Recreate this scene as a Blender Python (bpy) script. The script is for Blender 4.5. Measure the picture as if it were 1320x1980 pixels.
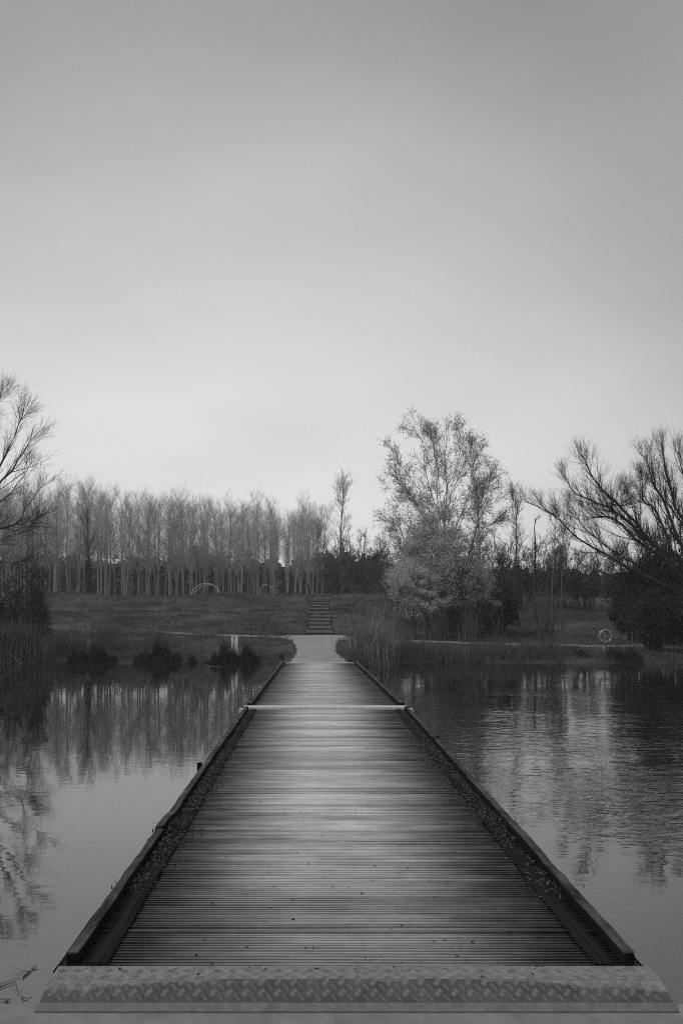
import bpy, math, random
import numpy as np
from mathutils import Vector, Matrix

scene = bpy.context.scene
for o in list(bpy.data.objects):
    bpy.data.objects.remove(o)
R = math.radians

# ------------------------------------------------------------------ camera
EYE = 1.95            # metres above the water (water surface is z = 0)
F = 1600.0            # focal length in photo pixels
VX, VY = 611.0, 1176.0  # principal direction: along the jetty (+Y), level
cam_d = bpy.data.cameras.new("camera")
cam_d.sensor_fit = 'VERTICAL'
cam_d.sensor_height = 36.0
cam_d.sensor_width = 24.0
cam_d.lens = 36.0 * F / 1980.0
cam_d.shift_x = (660 - VX) / 1980.0
cam_d.shift_y = (VY - 990) / 1980.0
cam_d.clip_start = 0.05
cam_d.clip_end = 2000
cam = bpy.data.objects.new("camera", cam_d)
cam.location = (0, 0, EYE)
cam.rotation_euler = (R(90), 0, 0)
scene.collection.objects.link(cam)
scene.camera = cam

# ------------------------------------------------------------------ world: overcast, hazy daylight (a black and white place)
SUN_EL, SUN_AZ = R(48), R(-104)     # azimuth measured from +Y towards +X
world = bpy.data.worlds.new("World")
scene.world = world
world.use_nodes = True
wn, wl = world.node_tree.nodes, world.node_tree.links
wn.clear()
def WN(t, **k):
    n = wn.new(t)
    for a, b in k.items():
        setattr(n, a, b)
    return n
w_out = WN('ShaderNodeOutputWorld')
w_bg = WN('ShaderNodeBackground')
w_bg.inputs['Strength'].default_value = 0.1
sky = WN('ShaderNodeTexSky', sky_type='NISHITA', sun_disc=False)
sky.sun_elevation = SUN_EL
sky.sun_rotation = SUN_AZ
sky.dust_density = 6.0
sky.air_density = 1.0
sky_bw = WN('ShaderNodeRGBToBW')
wl.new(sky.outputs[0], sky_bw.inputs[0])
tc = WN('ShaderNodeTexCoord')
sep = WN('ShaderNodeSeparateXYZ')
wl.new(tc.outputs['Generated'], sep.inputs[0])
ramp = WN('ShaderNodeValToRGB')
wl.new(sep.outputs['Z'], ramp.inputs[0])
cr = ramp.color_ramp
cr.interpolation = 'B_SPLINE'
stops = [(0.0, .78), (0.10, .79), (0.27, .69), (0.42, .57), (0.58, .48), (1.0, .36)]
while len(cr.elements) < len(stops):
    cr.elements.new(0.5)
for e, (p, v) in zip(cr.elements, stops):
    e.position = p
    e.color = (v, v, v, 1)
# bright horizon haze over the far bank, with vignette falloff put into the sky
gl_dir = Vector((math.sin(R(-4)) * math.cos(R(8)), math.cos(R(-4)) * math.cos(R(8)), math.sin(R(8))))
dot = WN('ShaderNodeVectorMath', operation='DOT_PRODUCT')
wl.new(tc.outputs['Generated'], dot.inputs[0])
dot.inputs[1].default_value = gl_dir
mr = WN('ShaderNodeMapRange', interpolation_type='SMOOTHSTEP')
mr.inputs['From Min'].default_value = math.cos(R(34))
mr.inputs['From Max'].default_value = 1.0
mr.inputs['To Min'].default_value = 0.64
mr.inputs['To Max'].default_value = 1.04
wl.new(dot.outputs['Value'], mr.inputs['Value'])
nz = WN('ShaderNodeTexNoise')
nz.inputs['Scale'].default_value = 2.6
nz.inputs['Detail'].default_value = 3.0
nz.inputs['Roughness'].default_value = 0.45
mpw = WN('ShaderNodeMapping')
mpw.inputs['Scale'].default_value = (1, 1, 2.2)
mpw.inputs['Location'].default_value = (3.1, 0.7, 0.2)
wl.new(tc.outputs['Generated'], mpw.inputs[0])
wl.new(mpw.outputs[0], nz.inputs['Vector'])
mr2 = WN('ShaderNodeMapRange')
mr2.inputs['From Min'].default_value = 0.25
mr2.inputs['From Max'].default_value = 0.75
mr2.inputs['To Min'].default_value = 0.90
mr2.inputs['To Max'].default_value = 1.10
wl.new(nz.outputs['Fac'], mr2.inputs['Value'])
def WM(op, a, b):
    n = WN('ShaderNodeMath', operation=op)
    for i, v in enumerate((a, b)):
        if isinstance(v, (int, float)):
            n.inputs[i].default_value = v
        else:
            wl.new(v, n.inputs[i])
    return n.outputs[0]
ov = WM('MULTIPLY', ramp.outputs[0], mr.outputs[0])
ov = WM('MULTIPLY', ov, mr2.outputs[0])
ov = WM('MULTIPLY', ov, 10.0)
ni = WM('MULTIPLY', sky_bw.outputs[0], 0.08)
tot = WM('ADD', ov, ni)
wl.new(tot, w_bg.inputs['Color'])
wl.new(w_bg.outputs[0], w_out.inputs['Surface'])

sun_d = bpy.data.lights.new("sun", 'SUN')
sun_d.energy = 1.4
sun_d.angle = R(24)
sun_d.color = (1, 1, 1)
sun = bpy.data.objects.new("sun", sun_d)
sun.location = (0, 0, 30)
sd = Vector((math.sin(SUN_AZ) * math.cos(SUN_EL), math.cos(SUN_AZ) * math.cos(SUN_EL), math.sin(SUN_EL)))
sun.rotation_euler = sd.to_track_quat('Z', 'Y').to_euler()
scene.collection.objects.link(sun)

scene.view_settings.view_transform = 'Standard'
scene.view_settings.look = 'None'
scene.view_settings.gamma = 1.0
scene.view_settings.exposure = 0.0
scene.view_settings.use_curve_mapping = False
scene.render.engine = 'CYCLES'
scene.cycles.use_denoising = False
scene.cycles.filter_width = 1.0
scene.cycles.max_bounces = 5
scene.cycles.diffuse_bounces = 2
scene.cycles.glossy_bounces = 3
scene.cycles.volume_bounces = 0
scene.cycles.transparent_max_bounces = 8

# ------------------------------------------------------------------ helpers
COL = scene.collection
def wx(px, D):
    return (px - VX) * D / F
def wz(py, D):
    return EYE - (py - VY) * D / F

def raw_mesh(name, verts, quads=None, tris=None, smooth=False):
    verts = np.asarray(verts, np.float32).reshape(-1, 3)
    q = np.zeros((0, 4), np.int32) if quads is None or len(quads) == 0 else np.asarray(quads, np.int32)
    t = np.zeros((0, 3), np.int32) if tris is None or len(tris) == 0 else np.asarray(tris, np.int32)
    me = bpy.data.meshes.new(name)
    me.vertices.add(len(verts))
    me.vertices.foreach_set('co', verts.ravel())
    nl = len(q) * 4 + len(t) * 3
    me.loops.add(nl)
    me.loops.foreach_set('vertex_index', np.concatenate([q.ravel(), t.ravel()]).astype(np.int32))
    npoly = len(q) + len(t)
    me.polygons.add(npoly)
    ls = np.concatenate([np.arange(len(q)) * 4, len(q) * 4 + np.arange(len(t)) * 3]).astype(np.int32)
    me.polygons.foreach_set('loop_start', ls)
    me.update(calc_edges=True)
    me.polygons.foreach_set('use_smooth', np.full(npoly, bool(smooth)))
    me.validate()
    return me

class MB:
    """collects boxes, tubes, quads; build() links them as ONE mesh object"""
    def __init__(s):
        s.v, s.q, s.t, s.n = [], [], [], 0
    def add(s, v, q=None, t=None):
        v = np.asarray(v, np.float32).reshape(-1, 3)
        if q is not None and len(q):
            s.q.append(np.asarray(q, np.int32) + s.n)
        if t is not None and len(t):
            s.t.append(np.asarray(t, np.int32) + s.n)
        s.v.append(v)
        s.n += len(v)
        return s
    def box(s, x0, x1, y0, y1, z0, z1):
        v = [(x0, y0, z0), (x1, y0, z0), (x1, y1, z0), (x0, y1, z0), (x0, y0, z1), (x1, y0, z1), (x1, y1, z1), (x0, y1, z1)]
        return s.add(v, [(0, 3, 2, 1), (4, 5, 6, 7), (0, 1, 5, 4), (1, 2, 6, 5), (2, 3, 7, 6), (3, 0, 4, 7)])
    def beam(s, pts, w, h, rng=None, jit=0.0, bev=0.006):
        """timber beam along a polyline of centre-bottom points; octagonal bevelled section"""
        pts = np.asarray(pts, float)
        prof = np.array([(-w/2, bev), (-w/2, h-bev), (-w/2+bev, h), (w/2-bev, h), (w/2, h-bev), (w/2, bev), (w/2-bev, 0), (-w/2+bev, 0)])
        n, k = len(pts), len(prof)
        V = []
        for i, p in enumerate(pts):
            d = pts[min(i+1, n-1)] - pts[max(i-1, 0)]
            d = d / np.linalg.norm(d)
            sx = np.array([d[1], -d[0], 0]); sx /= np.linalg.norm(sx)
            up = np.cross(sx, d)
            for a, b in prof:
                ja = rng.normal(0, jit) if rng is not None else 0
                jb = rng.normal(0, jit) if rng is not None else 0
                V.append(p + sx * (a + ja) + up * (b + jb))
        Q = [(i*k+j, i*k+(j+1) % k, (i+1)*k+(j+1) % k, (i+1)*k+j) for i in range(n-1) for j in range(k)]
        e = (n-1)*k
        Q += [(0, 3, 2, 1), (0, 5, 4, 3), (0, 7, 6, 5), (e, e+1, e+2, e+3), (e, e+3, e+4, e+5), (e, e+5, e+6, e+7)]
        return s.add(V, Q)
    def tubes(s, P, Rd, k=4):
        """P (M,N,3) centre lines, Rd (M,N) radii"""
        if len(P) == 0:
            return s
        M, N, _ = P.shape
        T = np.empty_like(P)
        T[:, 1:-1] = P[:, 2:] - P[:, :-2]
        T[:, 0] = P[:, 1] - P[:, 0]
        T[:, -1] = P[:, -1] - P[:, -2]
        T /= np.linalg.norm(T, axis=2, keepdims=True) + 1e-9
        ref = np.where(np.abs(T[..., 2:3]) > 0.9, np.array([1., 0, 0]), np.array([0, 0, 1.]))
        U = np.cross(T, ref); U /= np.linalg.norm(U, axis=2, keepdims=True) + 1e-9
        W = np.cross(T, U)
        a = np.arange(k) * 2 * np.pi / k
        V = P[:, :, None, :] + Rd[:, :, None, None] * (np.cos(a)[None, None, :, None] * U[:, :, None, :] + np.sin(a)[None, None, :, None] * W[:, :, None, :])
        idx = np.arange(M * N * k).reshape(M, N, k)
        A = idx[:, :-1, :]; B = idx[:, 1:, :]
        Q = np.stack([A, np.roll(A, -1, axis=2), np.roll(B, -1, axis=2), B], axis=-1).reshape(-1, 4)
        return s.add(V.reshape(-1, 3), Q)
    def leaves(s, C, size, rng, aspect=0.5, flat=0.0):
        """diamond shaped leaves, creased along the midrib"""
        n = len(C)
        if n == 0:
            return s
        d = rng.normal(size=(n, 3)); d[:, 2] *= (1 - flat)
        d /= np.linalg.norm(d, axis=1, keepdims=True)
        r = rng.normal(size=(n, 3))
        e = np.cross(d, r); e /= np.linalg.norm(e, axis=1, keepdims=True)
        nn = np.cross(d, e)
        sz = size * rng.uniform(0.6, 1.35, (n, 1))
        a = C - d * sz * .5; b = C + d * sz * .5
        l = C + e * sz * aspect * .5 + nn * sz * .12; m = C - e * sz * aspect * .5 + nn * sz * .12
        V = np.stack([a, l, b, m], axis=1).reshape(-1, 3)
        i = np.arange(n)[:, None] * 4
        return s.add(V, t=np.concatenate([i + np.array([[0, 1, 2]]), i + np.array([[0, 2, 3]])]))
    def blades(s, B, H, rng, width=0.012, lean=0.25, droop=0.3, az=None):
        """grass or reed blades rooted at B (n,3), heights H (n,)"""
        n = len(B)
        if n == 0:
            return s
        th = rng.uniform(0, 2*np.pi, n) if az is None else az
        ln = np.abs(rng.normal(0, lean, n))
        out = np.stack([np.cos(th), np.sin(th), np.zeros(n)], 1)
        side = np.stack([-np.sin(th + rng.normal(0, 1.2, n)), np.cos(th + rng.normal(0, 1.2, n)), np.zeros(n)], 1)
        H = H[:, None]
        m = B + out * (ln[:, None] * .4 * H) + np.array([0, 0, 1.]) * (.55 * H)
        dr = np.abs(rng.normal(0, droop, (n, 1)))
        t = B + out * ((ln[:, None] + dr * .6) * H) + np.array([0, 0, 1.]) * (H * np.clip(1 - dr * .4, .5, 1))
        w = side * width * rng.uniform(.6, 1.3, (n, 1)) * .5
        V = np.stack([B - w, B + w, m + w * .8, m - w * .8, t], axis=1).reshape(-1, 3)
        i = np.arange(n)[:, None] * 5
        return s.add(V, i + np.array([[0, 1, 2, 3]]), i + np.array([[3, 2, 4]]))
    def mesh(s, name, smooth=False):
        return raw_mesh(name, np.concatenate(s.v), np.concatenate(s.q) if s.q else None, np.concatenate(s.t) if s.t else None, smooth)
    def build(s, name, mat, parent=None, smooth=False, loc=None):
        me = s.mesh(name, smooth)
        return link(name, me, mat, parent, loc)

def link(name, me, mat=None, parent=None, loc=None):
    if mat is not None and len(me.materials) == 0:
        me.materials.append(mat)
    o = bpy.data.objects.new(name, me)
    COL.objects.link(o)
    if parent is not None:
        o.parent = parent
    if loc is not None:
        o.location = loc
    return o

def thing(name, label, cat, loc=(0, 0, 0), rz=0, group=None):
    o = bpy.data.objects.new(name, None)
    o.empty_display_size = 0.2
    COL.objects.link(o)
    o.location = loc
    o.rotation_euler = (0, 0, rz)
    return tag(o, label, cat, group)

def tag(o, label, cat, group=None):
    o['label'] = label
    o['category'] = cat
    if group:
        o['group'] = group
    return o

def copy_thing(root, loc, rz=0, sc=(1, 1, 1), label=None, group=None):
    r = root.copy()
    COL.objects.link(r)
    r.location = loc
    r.rotation_euler = (0, 0, rz)
    r.scale = sc
    if label:
        r['label'] = label
    if group:
        r['group'] = group
    for ch in KIDS[root.name]:
        c = ch.copy()
        COL.objects.link(c)
        c.parent = r
    return r
KIDS = {}

# ------------------------------------------------------------------ materials (all greys: the place is seen in black and white)
def new_mat(name):
    m = bpy.data.materials.new(name)
    m.use_nodes = True
    nt = m.node_tree
    return m, nt, nt.nodes, nt.links, nt.nodes['Principled BSDF']

def grey_mat(name, lo, hi, scale=4.0, rough=0.8, detail=6, stretch=(1, 1, 1), bump=0.0, bscale=None, rand=0.0, spec=0.3, coord='Object'):
    m, nt, N, L, B = new_mat(name)
    tc = N.new('ShaderNodeTexCoord')
    mp = N.new('ShaderNodeMapping')
    mp.inputs['Scale'].default_value = stretch
    L.new(tc.outputs[coord], mp.inputs[0])
    nz = N.new('ShaderNodeTexNoise')
    nz.inputs['Scale'].default_value = scale
    nz.inputs['Detail'].default_value = detail
    nz.inputs['Roughness'].default_value = 0.62
    L.new(mp.outputs[0], nz.inputs['Vector'])
    r = N.new('ShaderNodeMapRange')
    r.inputs['From Min'].default_value = 0.3
    r.inputs['From Max'].default_value = 0.7
    r.inputs['To Min'].default_value = lo
    r.inputs['To Max'].default_value = hi
    L.new(nz.outputs['Fac'], r.inputs['Value'])
    out = r.outputs[0]
    if rand:
        oi = N.new('ShaderNodeObjectInfo')
        rr = N.new('ShaderNodeMapRange')
        rr.inputs['To Min'].default_value = 1 - rand
        rr.inputs['To Max'].default_value = 1 + rand
        L.new(oi.outputs['Random'], rr.inputs['Value'])
        mu = N.new('ShaderNodeMath'); mu.operation = 'MULTIPLY'
        L.new(out, mu.inputs[0]); L.new(rr.outputs[0], mu.inputs[1])
        out = mu.outputs[0]
    L.new(out, B.inputs['Base Color'])
    B.inputs['Roughness'].default_value = rough
    B.inputs['Specular IOR Level'].default_value = spec
    if bump:
        n2 = N.new('ShaderNodeTexNoise')
        n2.inputs['Scale'].default_value = bscale or scale * 4
        n2.inputs['Detail'].default_value = 5
        L.new(mp.outputs[0], n2.inputs['Vector'])
        bp = N.new('ShaderNodeBump')
        bp.inputs['Strength'].default_value = bump
        bp.inputs['Distance'].default_value = 0.02
        L.new(n2.outputs['Fac'], bp.inputs['Height'])
        L.new(bp.outputs[0], B.inputs['Normal'])
    return m

M = {}
M['bark_pale'] = grey_mat('bark_pale', .18, .33, 6, .85, rand=.25)
M['twig_leafing'] = grey_mat('twig_leafing', .14, .24, 3, .9)
M['bark_slim'] = grey_mat('bark_slim', .10, .18, 6, .85)
M['bark_dark'] = grey_mat('bark_dark', .025, .06, 5, .9)
M['bark_mid'] = grey_mat('bark_mid', .06, .12, 6, .9, rand=.2)
M['twig_pale'] = grey_mat('twig_pale', .38, .54, 3, .9, rand=.2)
M['twig_mid'] = grey_mat('twig_mid', .06, .11, 3, .9, rand=.2)
M['twig_dark'] = grey_mat('twig_dark', .025, .05, 3, .9)
M['ivy'] = grey_mat('ivy', .012, .035, 6, .6)
M['wood_far'] = grey_mat('wood_far', .04, .08, 2, .9)
def leafy(m, k):
    nt = m.node_tree
    B = nt.nodes['Principled BSDF']
    tr = nt.nodes.new('ShaderNodeBsdfTranslucent')
    mx = nt.nodes.new('ShaderNodeMixShader')
    mx.inputs[0].default_value = k
    nt.links.new(B.inputs['Base Color'].links[0].from_socket, tr.inputs['Color'])
    nt.links.new(B.outputs[0], mx.inputs[1]); nt.links.new(tr.outputs[0], mx.inputs[2])
    nt.links.new(mx.outputs[0], nt.nodes['Material Output'].inputs['Surface'])
M['leaf_pale'] = grey_mat('leaf_pale', .50, .70, 3, .7)
M['leaf_bud'] = grey_mat('leaf_bud', .30, .44, 3, .8)
M['reed_pale'] = grey_mat('reed_pale', .10, .20, 5, .8)
M['reed_mid'] = grey_mat('reed_mid', .09, .17, 5, .8)
M['reed_tall'] = grey_mat('reed_tall', .13, .25, 5, .8)
M['rush_dark'] = grey_mat('rush_dark', .010, .025, 5, .8)
M['grass'] = grey_mat('grass', .012, .17, .38, .9)
M['bank_grass'] = grey_mat('bank_grass', .06, .18, .8, .9)
M['ground'] = grey_mat('ground', .008, .10, .38, .95, detail=10, bump=.6, bscale=9)
M['sand'] = grey_mat('sand', .24, .38, 3.0, .9, detail=8, bump=.3, bscale=40)
for k_ in ('leaf_pale', 'leaf_bud', 'reed_pale', 'reed_mid', 'grass', 'bank_grass'):
    leafy(M[k_], .45)
M['sand_path'] = grey_mat('sand_path', .15, .26, 3.0, .9, detail=8)
M['sand_dark'] = grey_mat('sand_dark', .05, .11, 4, .9, detail=8)
M['step_log'] = grey_mat('step_log', .02, .05, 8, .9)
M['white_paint'] = grey_mat('white_paint', .72, .86, 6, .6)
M['steel_grey'] = grey_mat('steel_grey', .25, .34, 8, .5)
M['ring_grey'] = grey_mat('ring_grey', .17, .24, 8, .6)
M['ring_band'] = grey_mat('ring_band', .34, .44, 8, .6)
M['strip_metal'] = grey_mat('strip_metal', .5, .68, 14, .5, bump=.2)
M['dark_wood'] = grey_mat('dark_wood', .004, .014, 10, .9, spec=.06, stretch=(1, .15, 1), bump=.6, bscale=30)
M['litter'] = grey_mat('litter', .004, .13, 30, .7)
M['moss'] = grey_mat('moss', .03, .07, 30, .95)
M['twig_wet'] = grey_mat('twig_wet', .015, .04, 10, .6)
M['branch_bleached'] = grey_mat('branch_bleached', .36, .46, 10, .8)

# rail timber: weathered, lichen-mottled cap; flanks' shade is put into the dark wet body colour
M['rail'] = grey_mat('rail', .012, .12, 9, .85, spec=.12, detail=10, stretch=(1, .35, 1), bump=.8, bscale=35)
M['trim'] = grey_mat('trim', .004, .028, 16, .9, spec=.06, detail=8, stretch=(4, .08, 1), bump=.5, bscale=12)

def deck_mat(name, xc, half, hi, lo):
    m, nt, N, L, B = new_mat(name)
    tc = N.new('ShaderNodeTexCoord')
    oi = N.new('ShaderNodeObjectInfo')
    cmb = N.new('ShaderNodeCombineXYZ')
    k = N.new('ShaderNodeMath'); k.operation = 'MULTIPLY'; k.inputs[1].default_value = 57.0
    L.new(oi.outputs['Random'], k.inputs[0])
    L.new(k.outputs[0], cmb.inputs['Z'])
    ad = N.new('ShaderNodeVectorMath'); ad.operation = 'ADD'
    L.new(tc.outputs['Object'], ad.inputs[0]); L.new(cmb.outputs[0], ad.inputs[1])
    def noise(sc, stretch, det=6, vec=None):
        mp = N.new('ShaderNodeMapping'); mp.inputs['Scale'].default_value = stretch
        L.new(vec or ad.outputs[0], mp.inputs[0])
        n = N.new('ShaderNodeTexNoise'); n.inputs['Scale'].default_value = sc; n.inputs['Detail'].default_value = det
        n.inputs['Roughness'].default_value = .65
        L.new(mp.outputs[0], n.inputs['Vector'])
        return n.outputs['Fac']
    def math_(op, a, b, c=None):
        n = N.new('ShaderNodeMath'); n.operation = op
        for i, v in enumerate((a, b, c)):
            if v is None: continue
            if isinstance(v, (int, float)): n.inputs[i].default_value = v
            else: L.new(v, n.inputs[i])
        return n.outputs[0]
    def rng_(v, a, b, c, d, smooth=True):
        n = N.new('ShaderNodeMapRange')
        if smooth: n.interpolation_type = 'SMOOTHSTEP'
        for nm, x in zip(('From Min', 'From Max', 'To Min', 'To Max'), (a, b, c, d)):
            n.inputs[nm].default_value = x
        L.new(v, n.inputs['Value'])
        return n.outputs[0]
    sp = N.new('ShaderNodeSeparateXYZ'); L.new(tc.outputs['Object'], sp.inputs[0])
    dx = math_('ABSOLUTE', math_('SUBTRACT', sp.outputs['X'], xc), 0)
    edge_n = noise(1.6, (1, 3, 1), 5)
    dxn = math_('ADD', dx, math_('MULTIPLY', math_('SUBTRACT', edge_n, .5), .75))
    worn = rng_(dxn, half * .08, half * .84, 1.0, 0.0)       # foot traffic keeps the middle bare; algae takes the sides
    streak = rng_(noise(2.2, (1, 45, 1), 8), .32, .68, .82, 1.10)
    fine = rng_(noise(14, (1.2, 60, 1), 4), .3, .7, .82, 1.14)
    blot = rng_(noise(1.1, (1, 1, 1), 3), .36, .62, .80, 1.05)
    per = rng_(oi.outputs['Random'], 0, 1, .66, 1.10, False)
    v = math_('MULTIPLY', math_('MULTIPLY', streak, fine), math_('MULTIPLY', blot, per))
    base = math_('ADD', math_('MULTIPLY', worn, hi - lo), lo)
    # vignette and weaker sheen of the near end, put into the board colour
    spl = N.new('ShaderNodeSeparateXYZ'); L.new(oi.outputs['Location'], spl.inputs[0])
    near_y = math_('ADD', spl.outputs['Y'], math_('MULTIPLY', math_('SUBTRACT', noise(.9, (1, 1, 1), 4), .5), 3.5))
    near_dim = rng_(near_y, 3.4, 6.6, .48, 1.0)
    v = math_('MULTIPLY', v, near_dim)
    colr = math_('MULTIPLY', base, v)
    L.new(colr, B.inputs['Base Color'])
    rg = rng_(noise(3, (1, 6, 1), 4), .3, .7, .36, .62)
    L.new(rg, B.inputs['Roughness'])
    B.inputs['Specular IOR Level'].default_value = .5
    bp = N.new('ShaderNodeBump'); bp.inputs['Strength'].default_value = .35; bp.inputs['Distance'].default_value = .004
    L.new(noise(10, (1, 30, 1), 5), bp.inputs['Height'])
    L.new(bp.outputs[0], B.inputs['Normal'])
    return m
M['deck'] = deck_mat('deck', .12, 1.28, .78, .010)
M['deck_far'] = deck_mat('deck_far', .08, 1.35, .74, .04)

def plate_mat():
    m, nt, N, L, B = new_mat('checker_plate')
    tc = N.new('ShaderNodeTexCoord')
    sp = N.new('ShaderNodeSeparateXYZ'); L.new(tc.outputs['Object'], sp.inputs[0])
    def noise(sc, stretch, det=5):
        mp = N.new('ShaderNodeMapping'); mp.inputs['Scale'].default_value = stretch
        L.new(tc.outputs['Object'], mp.inputs[0])
        n = N.new('ShaderNodeTexNoise'); n.inputs['Scale'].default_value = sc; n.inputs['Detail'].default_value = det
        L.new(mp.outputs[0], n.inputs['Vector'])
        return n.outputs['Fac']
    def math_(op, a, b):
        n = N.new('ShaderNodeMath'); n.operation = op
        for i, v in enumerate((a, b)):
            if isinstance(v, (int, float)): n.inputs[i].default_value = v
            else: L.new(v, n.inputs[i])
        return n.outputs[0]
    def rng_(v, a, b, c, d):
        n = N.new('ShaderNodeMapRange'); n.interpolation_type = 'SMOOTHSTEP'
        for nm, x in zip(('From Min', 'From Max', 'To Min', 'To Max'), (a, b, c, d)):
            n.inputs[nm].default_value = x
        L.new(v, n.inputs['Value'])
        return n.outputs[0]
    # dried silt lies on the upper half of the plate and at its ends, with a wavy lower margin
    wav = math_('MULTIPLY', math_('SUBTRACT', noise(5, (1, .5, 0)), .5), .06)
    dx = math_('ABSOLUTE', math_('SUBTRACT', sp.outputs['X'], .15), 0)
    lim = rng_(dx, .5, 1.40, .0, -.05)
    t = math_('ADD', math_('SUBTRACT', sp.outputs['Y'], lim), wav)
    silt = rng_(t, -.008, .008, 0.0, 1.0)
    base = math_('MULTIPLY', rng_(noise(9, (1, 1, 1), 8), .3, .7, .055, .10), 1.0)
    siltc = rng_(noise(22, (1, 1, 1), 8), .3, .7, .20, .30)
    mix = N.new('ShaderNodeMix'); mix.data_type = 'FLOAT'
    L.new(math_('MULTIPLY', silt, .8), mix.inputs[0]); L.new(base, mix.inputs[2]); L.new(siltc, mix.inputs[3])
    L.new(mix.outputs[0], B.inputs['Base Color'])
    L.new(rng_(silt, 0, 1, .5, .85), B.inputs['Roughness'])
    bp = N.new('ShaderNodeBump'); bp.inputs['Strength'].default_value = .25; bp.inputs['Distance'].default_value = .003
    L.new(noise(60, (1, 1, 1), 4), bp.inputs['Height'])
    L.new(bp.outputs[0], B.inputs['Normal'])
    return m
M['plate'] = plate_mat()
M['tread_worn'] = grey_mat('tread_worn', .20, .38, 30, .45, detail=8)
M['lip'] = grey_mat('lip', .12, .20, 20, .7, detail=8, bump=.2)
M['slab'] = grey_mat('slab', .17, .27, 7, .75, detail=10, bump=.25, bscale=60)

def water_mat():
    m, nt, N, L, B = new_mat('water')
    tc = N.new('ShaderNodeTexCoord')
    B.inputs['Base Color'].default_value = (.014, .014, .014, 1)
    B.inputs['Roughness'].default_value = .02
    B.inputs['IOR'].default_value = 2.75
    def noise(sc, stretch, det=3, rough=.5):
        mp = N.new('ShaderNodeMapping'); mp.inputs['Scale'].default_value = stretch
        L.new(tc.outputs['Object'], mp.inputs[0])
        n = N.new('ShaderNodeTexNoise'); n.inputs['Scale'].default_value = sc; n.inputs['Detail'].default_value = det
        n.inputs['Roughness'].default_value = rough
        L.new(mp.outputs[0], n.inputs['Vector'])
        return n.outputs['Fac']
    def math_(op, a, b):
        n = N.new('ShaderNodeMath'); n.operation = op
        for i, v in enumerate((a, b)):
            if isinstance(v, (int, float)): n.inputs[i].default_value = v
            else: L.new(v, n.inputs[i])
        return n.outputs[0]
    def rng_(v, a, b, c, d):
        n = N.new('ShaderNodeMapRange'); n.interpolation_type = 'SMOOTHSTEP'
        for nm, x in zip(('From Min', 'From Max', 'To Min', 'To Max'), (a, b, c, d)):
            n.inputs[nm].default_value = x
        L.new(v, n.inputs['Value'])
        return n.outputs[0]
    sp = N.new('ShaderNodeSeparateXYZ'); L.new(tc.outputs['Object'], sp.inputs[0])
    # a breeze reaches the open water right of the jetty, the left side is sheltered
    right = rng_(sp.outputs['X'], .8, 3.2, 0, 1)
    bandy = math_('MULTIPLY', rng_(sp.outputs['Y'], 5.2, 8.5, 0, 1), rng_(sp.outputs['Y'], 13, 24, 1, .25))
    patch = rng_(noise(.35, (1, 1.3, 1), 3), .36, .6, .25, 1)
    amp = math_('ADD', math_('MULTIPLY', math_('MULTIPLY', math_('MULTIPLY', right, bandy), patch), .8), .04)
    wave = math_('ADD', math_('MULTIPLY', noise(4.2, (.8, 1.5, 1), 2), .7), math_('MULTIPLY', noise(11, (.8, 1.4, 1), 2), .22))
    swell = math_('MULTIPLY', noise(1.1, (.5, 2.0, 1), 2), .22)
    h = math_('ADD', math_('MULTIPLY', wave, amp), math_('MULTIPLY', swell, .12))
    bp = N.new('ShaderNodeBump'); bp.inputs['Strength'].default_value = 1.0; bp.inputs['Distance'].default_value = .022
    L.new(h, bp.inputs['Height'])
    L.new(bp.outputs[0], B.inputs['Normal'])
    return m
M['water'] = water_mat()

# ------------------------------------------------------------------ terrain
def smooth(a, b, x):
    t = np.clip((x - a) / (b - a), 0, 1)
    return t * t * (3 - 2 * t)
def lowf(X, Y):
    return (np.sin(X * .55 + 1.3 * np.sin(Y * .31)) * .5 + np.sin(X * 1.37 + Y * .73 + 2) * .3 + np.sin(X * .21 - Y * .9) * .35)
PY = [-30, 2.4, 3.0, 5, 23, 27.5, 29.6, 29.75, 30.4, 33, 37, 39, 46.4, 49.4, 54.5, 57, 60, 72, 100, 170]
PZ = [.24, .24, -.5, -1.2, -1.2, -.7, -.12, .08, .20, .46, .655, .70, 1.70, 1.80, 2.80, 2.92, 2.86, 2.72, 2.6, 2.5]
def zt(X, Y):
    X = np.asarray(X, float); Y = np.asarray(Y, float)
    off = .35 * np.sin(X * .8 + .5) * smooth(1.5, 4, np.abs(X)) + .25 * np.sin(X * 2.1) * smooth(1.5, 4, np.abs(X)) + 1.2 * smooth(9, 14, -X) + .6 * smooth(9, 14, X)
    w = smooth(24, 29.7, Y) * (1 - smooth(30, 36, Y))
    z = np.interp(Y + off * w, PY, PZ)
    # spit of land carrying the end of the gangway
    pr = (1 - smooth(1.25, 2.0, np.abs(X - .1))) * smooth(26.0, 26.35, Y) * (1 - smooth(32, 36, Y))
    z = np.maximum(z, -1.3 + pr * (1.3 + np.interp(Y, [26, 29, 33, 37], [.13, .20, .44, .66])))
    rough = smooth(30.5, 33, Y) * .05 + smooth(39, 42, Y) * .06
    step = (1 - smooth(.55, .95, np.abs(X - .25)))
    z = z + lowf(X, Y) * rough * (1 - step * smooth(37, 38, Y))
    top = smooth(50, 56, Y)
    z = z + top * (.12 * smooth(2, 9, -X) * np.sin(X * .23 + 1) - .30 * smooth(6, 14, X))
    # the steps are cut into the slope
    z = z - .17 * step * (smooth(38.6, 39.2, Y) * (1 - smooth(46.6, 47.2, Y)) + smooth(48.7, 49.2, Y) * (1 - smooth(55.8, 56.4, Y)))
    return z

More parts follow.
